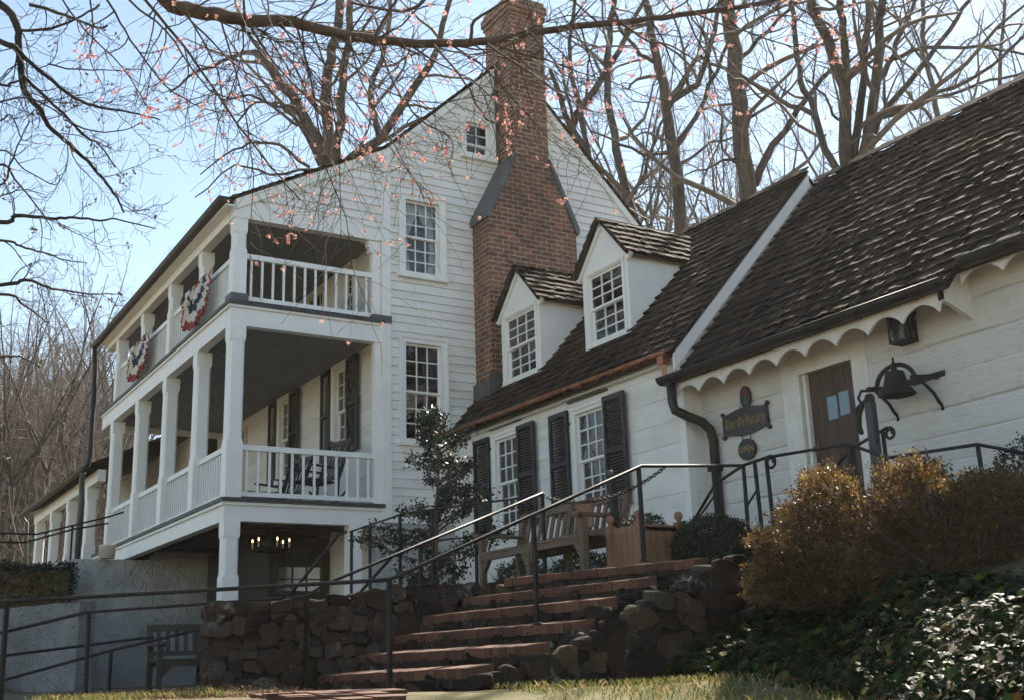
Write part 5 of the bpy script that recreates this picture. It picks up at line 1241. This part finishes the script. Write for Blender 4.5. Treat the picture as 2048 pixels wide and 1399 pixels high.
def traced_tree(label, D, limbs, seed, dens=9, barkm='bark', twigm='twig', depth_jit=2.5, name='bare_tree', group=None, rmin=0.0065, Lf=0.38, levels=3, grav=0.04):
    """a real bare tree whose main limbs follow the photo; each limb leans to its own depth"""
    rn = random.Random(seed); b0 = at(*limbs[0][0][0], D); base = Vector((b0.x, b0.y, hgt(b0.x, b0.y)))
    t = thing(name, label, 'tree', base, group); mt = MB(); mw_ = MB(); px = D/FPX
    for pts, w0, w1, root in limbs:
        j = rn.uniform(-depth_jit, depth_jit) if root is None or not root else rn.uniform(-depth_jit, depth_jit)
        n = len(pts); q = [at(x, y, D + (j*i/(n-1) if n > 1 else 0)) for i, (x, y) in enumerate(pts)]
        rr = [(w0+(w1-w0)*i/(n-1))*px*0.40 for i in range(n)]
        if root: q = [base+Vector((0,0,-0.4)), base.lerp(q[0], 0.5)] + q; rr = [rr[0]*1.5, rr[0]*1.2] + rr
        fine = []; fr = []
        for i in range(len(q)-1):
            for k in range(3):
                f = k/3; c = q[i].lerp(q[i+1], f)
                if k: c = c + rv(rn)*min(0.10, (q[i+1]-q[i]).length*0.05)
                fine.append(c); fr.append(rr[i]+(rr[i+1]-rr[i])*f)
        fine.append(q[-1]); fr.append(rr[-1])
        # carry the limb on above the frame
        if pts[-1][1] <= 5:
            e = path_from(fine[-1], fine[-1]-fine[-4], 5.0, 5, rn, 0.15, 0.05)[1:]; m_ = fr[-1]; fine += e; fr += [m_*(1-0.16*(i+1)) for i in range(5)]
        mt.tube(fine, fr, 8 if w0 > 14 else 6, cap=True)
        s_ = fine[3:] if root else fine
        sprout(mw_, s_, fr[0], fr[-1], rn, levels, dens, Lf, 0.36, grav, 1.0, 0.08, rmin)
    mt.build('trunk', M[barkm], t, uv=False); mw_.build('crown', M[twigm], t, uv=False); return t
T = True; N_ = None
traced_tree('big bare tree with several dark limbs rising behind the tall house roof', 36, [
 ([(655,350),(645,300),(600,220),(545,140),(515,105)],34,22,T), ([(515,105),(470,112),(400,140),(340,185)],13,5,N_), ([(665,340),(650,200),(655,140),(670,80),(680,0)],30,22,N_),
 ([(675,330),(680,200),(695,100),(700,0)],24,16,N_), ([(640,330),(600,250),(560,205),(510,205),(475,245)],14,5,N_), ([(690,330),(760,280),(860,130),(900,0)],28,12,N_), ([(545,140),(490,60),(470,0)],14,7,N_), ([(620,250),(590,215),(540,210),(500,190),(440,200)],10,4,N_),
 ([(620,335),(560,290),(500,285),(450,310),(400,350)],9,3,N_), ([(760,280),(740,190),(770,90),(780,0)],18,10,N_), ([(630,340),(540,350),(470,330),(390,395)],8,3,N_)], 11, 8)
traced_tree('bare tree with a crooked trunk and elbow limb to the right of the brick chimney', 34, [
 ([(1362,470),(1345,300),(1330,200),(1310,100),(1290,0)],32,18,T), ([(1338,205),(1395,170),(1420,90),(1440,0)],19,11,N_), ([(1350,300),(1300,312),(1240,290),(1180,262)],12,4,N_), ([(1352,290),(1410,200),(1445,110),(1490,0)],14,7,N_), ([(1318,130),(1280,110),(1240,60),(1225,0)],12,7,N_), ([(1355,330),(1420,285),(1500,270)],9,4,N_)], 12, 7)
traced_tree('bare tree with one thick straight grey trunk behind the middle roof', 31, [
 ([(1497,400),(1480,250),(1470,100),(1455,0)],44,32,T), ([(1510,370),(1545,290),(1620,190),(1700,100)],22,8,N_), ([(1480,330),(1445,300),(1440,210),(1480,205)],9,4,N_), ([(1475,120),(1540,60),(1600,0)],12,7,N_), ([(1485,310),(1430,330),(1370,350)],9,3,N_)], 13, 7)
traced_tree('broad bare tree dividing into many upright trunks above the shake roof', 27, [
 ([(1697,360),(1692,200),(1668,120),(1640,50),(1620,0)],32,20,T), ([(1700,330),(1695,150),(1685,60),(1680,0)],22,16,N_), ([(1708,340),(1722,200),(1732,80),(1735,0)],24,14,N_), ([(1722,330),(1750,180),(1758,60),(1765,0)],28,18,N_),
 ([(1735,300),(1765,225),(1830,150),(1900,60),(1940,0)],18,10,N_), ([(1752,180),(1775,130),(1805,60),(1830,0)],17,10,N_), ([(1680,345),(1650,300),(1628,220),(1600,160),(1592,90),(1580,0)],20,13,N_), ([(1750,245),(1800,222),(1900,190),(1980,160),(2060,140)],12,6,N_),
 ([(1628,230),(1560,200),(1480,150),(1400,112)],13,8,N_), ([(1770,120),(1860,95),(1960,92),(2060,112)],11,6,N_), ([(1765,225),(1850,200),(1940,160),(2060,60)],12,7,N_), ([(1692,250),(1665,230),(1650,190),(1610,160)],9,5,N_)], 14, 7, depth_jit=2.0)
traced_tree('leaning bare trees with forked trunks just right of the brick chimney', 33, [
 ([(1270,440),(1232,300),(1215,200),(1220,80),(1230,0)],24,14,T), ([(1215,430),(1180,330),(1130,230),(1100,140)],26,9,T), ([(1140,262),(1190,180),(1240,100),(1290,0)],22,10,N_), ([(1180,330),(1160,230),(1140,120),(1150,0)],14,8,N_), ([(1240,420),(1290,350),(1320,250),(1380,150)],13,5,N_)], 15, 8)
traced_tree('slender bare tree standing behind the ridge at the right edge', 40, [
 ([(1900,330),(1870,210),(1850,100),(1845,0)],16,10,T), ([(1890,300),(1950,230),(2050,150)],10,5,N_), ([(1870,250),(1810,180),(1790,90)],9,4,N_), ([(1985,290),(2000,150),(2010,0)],12,7,T)], 16, 8)
protos = [wild_tree('woodland_tree', 'bare grey woodland tree on the hillside behind the roofs', 19, 0.17, 21), wild_tree('woodland_tree', 'bare grey woodland tree on the hillside behind the roofs', 17, 0.13, 22, 0.5, 4, 9, sp=0.4), wild_tree('woodland_tree', 'bare grey woodland tree on the hillside behind the roofs', 21, 0.20, 23, 0.38, 6, 8), wild_tree('woodland_tree', 'bare grey woodland tree on the hillside behind the roofs', 15, 0.10, 24, 0.42, 5, 10, sp=0.35)]
rt = random.Random(5)
def scatter(n, spots, label, group, first):
    for i in range(n):
        x, y = spots(i); o = protos[i % 4] if first and i < 4 else copy_tree(protos[i % 4])
        o.location = (x, y, hgt(x, y)-0.1); o.rotation_euler = (0,0,rt.uniform(0,6.28)); s = rt.uniform(0.85,1.2) if group.endswith('roofs') else 0.0128*math.hypot(x, y)*rt.uniform(0.75,1.1); s = 0.9 if 'left of the lawn' in group else s; o.scale = (s,s,s*rt.uniform(0.95,1.15)); tag(o, label, 'tree', group)
def back_spot(i):
    px = 560+ (2150-560)*((i*0.618) % 1); D = rt.uniform(50, 110); p = at(px, 500, D); return p.x, p.y
scatter(64, back_spot, 'bare grey woodland tree on the hillside behind the roofs', 'bare woodland trees behind the roofs', True)
def left_spot(i):
    px = -30+280*((i*0.618) % 1); D = 42+60*(i/96)**1.1+rt.uniform(-2,2); p = at(px, 1000, D); return p.x, p.y
scatter(96, left_spot, 'bare brown woodland tree in the wood beyond the far porch wing', 'bare trees in the wood left of the house', False)
def side_spot(i): return ((-9,17),(-13,24),(-16,33),(-12,40),(-22,27),(-7,30))[i]
scatter(6, side_spot, 'bare tree standing out of view left of the lawn, reflected in window panes', 'bare trees out of view left of the lawn', False)
# brushy undergrowth of the wood
rb = random.Random(8); mb = MB()
for i in range(420):
    px = rb.uniform(-40, 260); D = rb.uniform(38, 60); p = at(px, 1000, D); p.z = hgt(p.x, p.y)
    q = path_from(p, Vector((rb.uniform(-.3,.3), rb.uniform(-.3,.3), 1)), rb.uniform(2.0, 5.5), 6, rb, 0.2, 0.05); mb.tube(q, [0.03*(1-0.8*k/6)+0.006 for k in range(7)], 3, cap=False)
    sprout(mb, q, 0.02, 0.006, rb, 2, 6, 0.4, 0.25, 0.03, 1.0, 0.15, 0.008)
tag(mb.build('undergrowth', M['twig_far'], uv=False), 'tangled brown undergrowth beneath the wood beyond the far porch', 'undergrowth', kind='stuff')

# ---------------------------------------------- overhanging trees in the foreground
def flowers(mb, p, rn, n, s=0.011, spread=0.022):
    for k in range(n):
        c = p+rv(rn)*spread*rn.random(); a = rv(rn); b = a.cross(rv(rn))
        if b.length < 0.1: continue
        b.normalize(); L = s*rn.uniform(0.7,1.5); w_ = s*0.45
        mb.add([c-b*w_, c+a*L*0.6-b*w_*0.6, c+a*L, c+a*L*0.6+b*w_], [(0,1,2,3)])
def overhead(name, label, trunk, D, limbs, seed, bm_, dens, fl=None, fl_m=None, fl_n=10, Lf=0.5, lv=2, rmin=0.0025, side=None, grav=-0.02, prob=0.8, sz=0.011):
    rn = random.Random(seed); t = thing(name, label, 'tree', (trunk[0][0], trunk[0][1], hgt(trunk[0][0], trunk[0][1]))); mt = MB(); mw_ = MB(); mf = MB(); px = D/FPX; tips = []
    q = [Vector(p) for p in trunk]; q[0].z = hgt(q[0].x, q[0].y)-0.3; mt.tube(q, [0.26*(1-0.6*i/(len(q)-1)) for i in range(len(q))], 12)
    for pts, w0, w1, root, dj in limbs:
        n = len(pts); c = [at(x, y, D+dj*i/max(1,n-1)) for i, (x, y) in enumerate(pts)]; rr = [(w0+(w1-w0)*i/(n-1))*px/2 for i in range(n)]
        if root: s = Vector(root); c = [s, s.lerp(c[0], 0.5)+Vector((0,0,0.3))]+c; rr = [rr[0]*1.5, rr[0]*1.2]+rr
        f = []; fr = []
        for i in range(len(c)-1):
            for k in range(4):
                p0 = c[max(i-1,0)]; p1 = c[i]; p2 = c[i+1]; p3 = c[min(i+2,len(c)-1)]; u = k/4
                f.append(0.5*((2*p1)+(p2-p0)*u+(2*p0-5*p1+4*p2-p3)*u*u+(3*p1-p0-3*p2+p3)*u**3)); fr.append(rr[i]+(rr[i+1]-rr[i])*u)
        f.append(c[-1]); fr.append(rr[-1])
        f = [p+rv(rn)*0.006 if 0 < i < len(f)-1 else p for i, p in enumerate(f)]
        mt.tube(f, fr, 8 if w0 > 9 else 5)
        tips2 = []
        s_ = f[8:] if root else f
        sprout(mw_, s_, min(fr[0], 0.012), fr[-1], rn, lv, max(4, int(dens*sum((b-a).length for a, b in zip(s_[:-1], s_[1:])))), Lf, 0.34, grav, 0.9, 0.04, rmin, tips2, 4, side)
        tips += tips2+[f]
    if fl:
        for tp in tips:
            if rn.random() > prob: continue
            flowers(mf, tp[-1], rn, fl_n, sz, sz*1.25)
            if rn.random() < 0.55: flowers(mf, along(tp, rn.uniform(0.3,0.9))[0], rn, max(3, fl_n//2), sz, sz*1.0)
    mt.build('trunk', M[bm_], t, uv=False); mw_.build('twigs', M[bm_], t, uv=False)
    if fl: mf.build(fl, M[fl_m], t, uv=False)
    return t
overhead('red_maple', 'overhanging maple limb with small red blossoms crossing the top of the chimney', [(-0.6,5.6,-1.4),(-0.55,5.7,1.5),(-0.3,5.9,3.6),(0.2,6.2,4.7)], 7.6, [
 ([(320,-12),(385,20),(440,30),(492,40),(560,42),(620,52),(690,72),(760,80),(860,88),(960,84),(1060,68),(1180,50),(1300,38),(1420,22),(1540,4),(1640,-30)],31,9,(0.1,6.1,4.6),1.5),
 ([(285,-6),(377,103),(480,254),(563,357),(600,400)],7,2.5,(0.0,6.05,4.5),0.5), ([(210,-6),(262,80),(330,170),(400,215),(440,225)],5,2,(0.0,6.05,4.5),0.3), ([(180,-6),(185,70),(181,120),(205,170)],4,2,N_,0.2),
 ([(497,45),(530,100),(583,165),(700,268),(740,300)],6,2,N_,0.4), ([(755,82),(790,170),(840,240),(900,275),(905,310)],5,2,N_,-0.4), ([(868,90),(930,165),(960,220),(985,244),(1040,247)],5,2,N_,0.3), ([(975,88),(1060,145),(1130,195),(1160,214),(1220,230)],5,2,N_,0.2),
 ([(700,74),(715,140),(760,240),(800,310),(825,362)],4,1.8,N_,-0.5), ([(745,80),(775,30),(800,-10)],9,5,N_,0.3), ([(940,85),(950,40),(1000,10),(1040,-10)],8,4,N_,-0.4), ([(250,-8),(330,60),(400,160),(440,190),(500,205)],5,2,(0.0,6.05,4.5),-0.3),
 ([(1060,66),(1100,110),(1130,150),(1190,160)],4,1.8,N_,0.3), ([(1240,42),(1290,80),(1350,95),(1420,140),(1440,170)],5,2,N_,0.3), ([(490,42),(488,-10)],7,5,N_,0.0), ([(600,46),(640,-10)],6,4,N_,0.2), ([(1390,26),(1480,60),(1560,30),(1640,55),(1700,50)],4,1.8,N_,0.4),
 ([(120,-8),(170,60),(240,130),(280,190),(300,220)],4,1.8,(0.0,6.05,4.5),0.2), ([(330,-8),(410,70),(470,130),(560,180),(620,190)],5,2,N_,0.2), ([(860,-10),(820,20),(760,18),(700,5)],8,5,N_,0.2), ([(560,44),(600,110),(640,160),(690,230),(700,290)],4,1.8,N_,0.4), ([(1120,58),(1180,90),(1250,95),(1310,100)],4,1.8,N_,0.4)],
 31, 'bark_brown', 8.5, 'blossoms', 'blossom', 22, 0.42, 2, 0.0024, Vector((0,0,-0.15)), -0.02, 0.27, 0.0130)
overhead('oak', 'dark crooked branches with a few dead brown leaves reaching in from the left edge', [(-1.9,9.2,-1.2),(-1.85,9.2,2.5),(-1.7,9.3,5.2),(-1.6,9.3,7.5)], 9.2, [
 ([(-20,-5),(30,45),(38,90),(45,165),(58,195),(80,218),(97,250),(140,290),(175,322),(215,370),(235,397),(248,425)],17,4,(-1.65,9.3,6.0),0.8), ([(-20,72),(25,90),(45,110),(90,150),(150,195),(200,215),(260,225),(320,240)],12,3,(-1.7,9.3,5.4),0.5),
 ([(-20,445),(30,432),(60,432),(110,437),(150,435),(200,441),(232,438),(312,458)],10,2.5,(-1.8,9.2,2.6),0.6), ([(-20,480),(40,493),(85,505),(130,520),(175,527)],6,2,(-1.8,9.2,2.4),0.5), ([(-20,572),(50,560),(95,575),(130,582),(180,588),(242,588)],9,2,(-1.8,9.2,1.9),0.7),
 ([(-20,588),(40,605),(75,632),(100,648)],7,2,(-1.8,9.2,1.8),0.4), ([(-20,715),(20,712),(50,716),(85,735)],6,2,(-1.85,9.2,1.2),0.3), ([(45,150),(75,180),(140,240),(165,270),(200,290),(230,335)],8,3,N_,0.5), ([(38,60),(90,60),(150,40),(200,10)],7,4,N_,0.3), ([(60,10),(130,30),(190,55),(215,52)],8,3,N_,-0.4),
 ([(130,240),(180,262),(240,262),(285,245)],4,1.8,N_,0.4), ([(95,128),(150,140),(220,140),(290,140)],4,1.8,N_,0.3), ([(-20,165),(20,165),(45,160)],6,4,(-1.7,9.3,4.4),0.0), ([(-20,210),(0,205),(50,195),(100,215),(150,250),(185,285)],5,2,N_,0.4)],
 32, 'bark_dark', 10, 'dead_leaves', 'dead_leaf', 5, 0.42, 2, 0.0026, None, 0.0, 0.06, 0.03)
sm_ = overhead('young_maple', 'thin twiggy maple with scattered red buds low at the left edge', [(-1.6,12.2,-0.8),(-1.55,12.2,1.5),(-1.3,12.3,3.0),(-1.1,12.4,4.2)], 12.0, [
 ([(-20,330),(30,360),(80,420),(105,460)],6,2,(-1.25,12.3,3.3),0.4), ([(-20,380),(20,330),(40,280),(60,240)],5,2,(-1.25,12.3,3.4),0.3), ([(-20,250),(20,230),(45,280),(65,270)],4,2,(-1.2,12.3,3.8),0.2), ([(-20,300),(50,340),(110,370),(120,350)],4,1.5,(-1.25,12.3,3.3),0.2), ([(-20,400),(40,380),(90,390)],4,1.5,(-1.3,12.3,3.0),0.2)],
 33, 'bark_dark', 7, 'blossoms', 'blossom', 5, 0.5, 2, 0.003, None, 0.03, 0.25, 0.013)

# ------------------------------------------------------------------ shrubs
def leaf(mb, c, a, n, L, W, fold=0.25):
    """pointed leaf folded along its midrib"""
    b = n.cross(a)
    if b.length < 0.05: return
    b.normalize(); up = a.cross(b).normalized()*-1
    mb.add([c, c+a*L*0.45+b*W+up*fold*W, c+a*L, c+a*L*0.45-b*W+up*fold*W], [(0,1,2),(0,2,3)])
def dome_shrub(name, label, c, rad, n, L, m_, seed, lump=0.18, cat='shrub', box=False):
    rn = random.Random(seed); c = Vector(c); t = thing(name, label, cat, (c.x, c.y, c.z-rad[2])); mb = MB(); st = MB()
    for i in range(n):
        if box:
            u = Vector((rn.uniform(-1,1), rn.uniform(-1,1), rn.uniform(-1,1))); k = rn.choice((0,1,2)); u[k] = rn.choice((-1,1)) if k != 2 else 1; u = u*rn.uniform(0.86,1.03); nrm = u.normalized()
        else:
            u = rv(rn); nrm = u.copy(); u = u*(0.72+0.28*rn.random()**0.5)
        p = Vector((u.x*rad[0], u.y*rad[1], u.z*rad[2])); f = 1+lump*noise.noise((p*2.6/max(rad))+Vector((seed,0,0))) + lump*0.7*noise.noise(p*7/max(rad)); p = c+p*f
        a = (nrm*0.7+rv(rn)*0.9).normalized(); leaf(mb, p, a, rv(rn), L*rn.uniform(0.7,1.3), L*0.25)
    for i in range(14):
        u = rv(rn); u.z = abs(u.z)
        q = path_from(Vector((c.x+u.x*0.05, c.y+u.y*0.05, c.z-rad[2])), Vector((u.x*rad[0], u.y*rad[1], u.z*rad[2]+rad[2])), max(rad)*1.5, 6, rn, 0.15, 0); st.tube(q, [0.012*(1-0.12*k) for k in range(7)], 4)
    mb.build('foliage', M[m_], t, uv=False); st.build('stems', M['bark_brown'], t, uv=False); return t
dome_shrub('boxwood', 'rounded dark green boxwood between the planter and the downspout', (7.35,8.45,1.02), (0.36,0.43,0.31), 9500, 0.036, 'box_leaf', 41)
dome_shrub('boxwood', 'small clipped green bush growing in the cedar planter', (6.97,8.98,1.28), (0.19,0.19,0.12), 1200, 0.028, 'box_leaf', 42)
dome_shrub('evergreen_shrub', 'dark pointed evergreen shrub against the log wall at the right edge', (8.75,5.95,1.35), (0.30,0.40,0.36), 2600, 0.04, 'camellia', 43, 0.35)
for i, (y, r) in enumerate(((9.7,.30),(10.6,.36),(11.6,.33),(12.7,.34),(14.2,.36))):
    dome_shrub('foundation_shrub', ['low dark shrub below the right-hand shuttered window, nearest the planter','low dark shrub behind the middle of the teak bench','low dark shrub behind the left end of the teak bench','low dark shrub between the two shuttered windows','low dark shrub below the left-hand shuttered window'][i], (8.75,y,1.05), (0.34,0.55,r*1.1), 4200, 0.05, 'camellia', 50+i, 0.3)
dome_shrub('hedge', 'dark ivy covered hedge in front of the far low porch columns', (3.1,22.75,1.35), (1.12,0.5,0.68), 9000, 0.07, 'camellia', 44, 0.10, 'hedge', True)
mb = MB(); mb.box(2.05,4.15,22.35,23.2,0.5,1.92); tag(mb.build('bank_behind_wall', M['ground'], uv=False), kind='structure')
# camellia trained against the gable
rc = random.Random(61); cam_t = thing('camellia', 'open dark leaved camellia growing in front of the gable window beside the bench', 'shrub', (6.87,13.2,0.75)); st = MB(); lf = MB()
trunk = path_from(Vector((6.87,13.2,0.70)), Vector((0.02,0,1)), 2.55, 12, rc, 0.06, 0.05); st.tube(trunk, [0.045*(1-0.075*i) for i in range(13)], 7)
for k in range(60):
    t = 0.08+0.90*(k+rc.random())/60; p, d = along(trunk, min(t,0.995)); a = rc.uniform(0, 6.28)
    rl = (1.2*(1-0.86*max(0,(t-0.22)/0.78)) if t > 0.22 else 0.85)*rc.uniform(0.55,1.12)
    q = path_from(p, Vector((math.cos(a), math.sin(a)*0.8, rc.uniform(0.0,0.6))), rl, 6, rc, 0.18, 0.02); st.tube(q, [0.014*(1-0.12*i) for i in range(7)], 4)
    for j in range(int(85+105*rl)):
        c, dd = along(q, 0.2+0.8*rc.random()**0.7 if True else 1); c = c+rv(rc)*0.12*rc.random()
        a_ = (dd*0.4+rv(rc)).normalized(); a_.z -= 0.15; leaf(lf, c, a_.normalized(), rv(rc), rc.uniform(0.04,0.07), rc.uniform(0.011,0.018))
for j in range(60):
    c, dd = along(trunk, rc.uniform(0.75,1)*0.999); leaf(lf, c+rv(rc)*0.05, (dd+rv(rc)).normalized(), rv(rc), 0.07, 0.018)
lf.build('foliage', M['camellia'], cam_t, uv=False); st.build('stems', M['bark_brown'], cam_t, uv=False)
# azalea: layered sprays of small bronze leaves
def inside(x, y, poly):
    r = False; j = len(poly)-1
    for i in range(len(poly)):
        (xi, yi), (xj, yj) = poly[i], poly[j]
        if (yi > y) != (yj > y) and x < (xj-xi)*(y-yi)/(yj-yi)+xi: r = not r
        j = i
    return r
def azalea(label, hull, base, D0, D1, nsp, per, seed):
    rn = random.Random(seed); base = Vector(base); t = thing('azalea', label, 'shrub', base); st = MB(); lf = MB()
    xs0 = [h[0] for h in hull]; ys0 = [h[1] for h in hull]; k = 0
    while k < nsp:
        x = rn.uniform(min(xs0), max(xs0)); y = rn.uniform(min(ys0), max(ys0))
        if not inside(x, y, hull): continue
        k += 1; dd = rn.uniform(0, 1); D = D0+(D1-D0)*dd
        c = at(x, y, D)
        b = base+Vector((rn.uniform(-.35,.35), rn.uniform(-.5,.5), 0)); mid = b.lerp(c, 0.55)+Vector((0,0,-0.08))
        if rn.random() < 0.75: st.tube([b, mid, c], [0.011,0.007,0.003], 4)
        out = (c-b); out.z *= 0.4; out.normalize()
        for m_ in range(5):
            q = path_from(c-out*0.08, out+rv(rn)*0.9+Vector((0,0,0.2)), rn.uniform(0.10,0.2), 3, rn, 0.2, 0.05); st.tube(q, [0.0035,0.003,0.0025,0.002], 3, cap=False)
            for j in range(per//5):
                p, d2 = along(q, 0.25+0.74*rn.random()); p = p+rv(rn)*0.028; leaf(lf, p, (rv(rn)+Vector((0,0,0.5))+d2*0.5).normalized(), rv(rn), rn.uniform(0.014,0.044), rn.uniform(0.005,0.011))
    lf.build('foliage', M['azalea'], t, uv=False); st.build('stems', M['bark_brown'], t, uv=False); return t
azalea('big bronze and orange leaved azalea on the ivy bank below the landing', [(1590,962),(1640,943),(1700,958),(1740,985),(1765,935),(1830,918),(1880,935),(1920,962),(1990,955),(2120,950),(2120,1350),(2040,1310),(1960,1250),(1880,1200),(1760,1185),(1600,1180),(1530,1120),(1590,1085),(1560,1050),(1545,1025),(1610,1000)], (7.6,6.0,0.4), 8.2, 9.6, 1350, 70, 71)
azalea('lower bronze azalea spilling over the end of the fieldstone wall', [(1495,1080),(1530,1068),(1570,1085),(1680,1110),(1760,1150),(1780,1200),(1700,1195),(1600,1195),(1510,1195),(1500,1150),(1540,1125),(1515,1105)], (6.7,6.4,0.38), 8.0, 8.8, 340, 60, 72)
# bank and ivy
def bank(t, v):
    y = 7.30-4.6*t; xb = 5.75-0.75*t; zb = hgt(xb, y)-0.12; zt = 0.44-0.06*t; x = xb+1.55*v**1.15; z = zb+(zt-zb)*math.sin(v*math.pi/2)**0.85
    b = 0.16*noise.noise((x*1.6, y*1.6, z*1.6))+0.07*noise.noise((x*4, y*4, z*4))
    return Vector((x-b*0.7, y-b*0.4, z+b*0.7))
mb = MB(); nb_, nv_ = 60, 22
mb.add([bank(i/nb_, j/nv_) for j in range(nv_+1) for i in range(nb_+1)], [(j*(nb_+1)+i, j*(nb_+1)+i+1, (j+1)*(nb_+1)+i+1, (j+1)*(nb_+1)+i) for j in range(nv_) for i in range(nb_)], True)
mb.add([(7.0,7.25,0.40),(6.3,3.0,0.33),(8.3,2.9,1.0),(8.3,7.2,1.0),(9.5,2.8,1.05),(9.5,7.0,1.05)], [(0,1,2,3),(3,2,4,5)])
tag(mb.build('bank', M['ground'], uv=False), kind='structure')
ri = random.Random(81); mb = MB()
for i in range(9000):
    t = ri.random(); v = ri.random()**0.9; p = bank(t, v); e = 0.01; n = (bank(t+e, v)-p).cross(bank(t, v+e)-p)
    if n.length < 1e-9: continue
    n.normalize()
    if n.z < 0: n = -n
    p = p+n*ri.uniform(0.0, 0.13)*ri.random(); nn = (n*0.8+rv(ri)*0.55+Vector((0,0,0.35))).normalized(); dn = Vector((0,0,-1))-nn*(-nn.z); dn = (dn.normalized()+rv(ri)*0.7); dn = (dn-nn*dn.dot(nn)).normalized(); s = dn.cross(nn); L = ri.uniform(0.035,0.075); cup = nn*L*0.12
    mb.add([p, p+s*L*0.62+dn*L*0.12-cup, p+s*L*0.30+dn*L*0.45, p+s*L*0.42+dn*L*0.72-cup, p+dn*L*1.15-cup, p-s*L*0.42+dn*L*0.72-cup, p-s*L*0.30+dn*L*0.45, p-s*L*0.62+dn*L*0.12-cup], [(0,1,2),(0,2,4),(2,3,4),(0,4,6),(4,5,6),(0,6,7)])
tag(mb.build('ivy', M['ivy'], uv=False), 'glossy dark ivy covering the bank below the azalea', 'ivy', kind='stuff')
# grass on the sunny strip in front of the walls, dry leaves by the steps
rg = random.Random(91); mb = MB()
for i in range(26000):
    x = rg.uniform(1.6, 6.4); y = rg.uniform(4.2, 10.1)
    if x*0.5+y*0.866 < 6.3 or (y > 7.4 and x > 4.0) or (y > 8.9 and x > 3.0): continue
    if x < 4.15 and x > 2.0 and y > 6.2 and y < 8.9 and x*0.3+y < 9.9: continue
    if noise.noise((x*1.3, y*1.3, 5)) < -0.25 and rg.random() < 0.7: continue
    z = hgt(x, y); h = rg.uniform(0.02, 0.065); a = rg.uniform(0, 6.28); l = Vector((math.cos(a), math.sin(a), 0))*h*rg.uniform(0.2,0.9); s = Vector((-math.sin(a), math.cos(a), 0))*0.0028; p = Vector((x, y, z-0.004))
    mb.add([p-s, p+s, p+l*0.4+Vector((0,0,h*0.7))+s*0.6, p+l+Vector((0,0,h))], [(0,1,2),(0,2,3)])
tag(mb.build('grass', M['grass'], uv=False), 'short sunlit grass below the stone walls', 'grass', kind='stuff')
mb = MB()
for i in range(5200):
    x = rg.uniform(2.2, 4.2); y = rg.uniform(8.8, 12.2); z = hgt(x, y)+rg.uniform(0.0, 0.02); p = Vector((x, y, z)); leaf(mb, p, (rv(rg)+Vector((0,0,0.1))).normalized(), rv(rg), rg.uniform(0.018,0.042), rg.uniform(0.006,0.012), 0.4)
tag(mb.build('leaf_litter', M['dead_leaf'], uv=False), 'dry brown leaf litter at the foot of the stone wall', 'leaf litter', kind='stuff')
# ------------------------------------------------------------------ hazy backlit air
mb = MB(); mb.box(-230, 330, -200, 330, -5, 62)
hz = mb.build('haze', None, uv=False)
hm = bpy.data.materials.new('haze_air'); hm.use_nodes = True; ht = hm.node_tree; ht.nodes.clear()
ho = ht.nodes.new('ShaderNodeOutputMaterial'); hv = ht.nodes.new('ShaderNodeVolumePrincipled'); ht.links.new(hv.outputs[0], ho.inputs['Volume'])
hv.inputs['Color'].default_value = (0.95, 0.92, 0.88, 1); hv.inputs['Density'].default_value = 0.0004; hv.inputs['Anisotropy'].default_value = 0.45
hz.data.materials.append(hm); tag(hz, 'thin pale haze filling the air around the houses and trees', 'haze', kind='stuff')
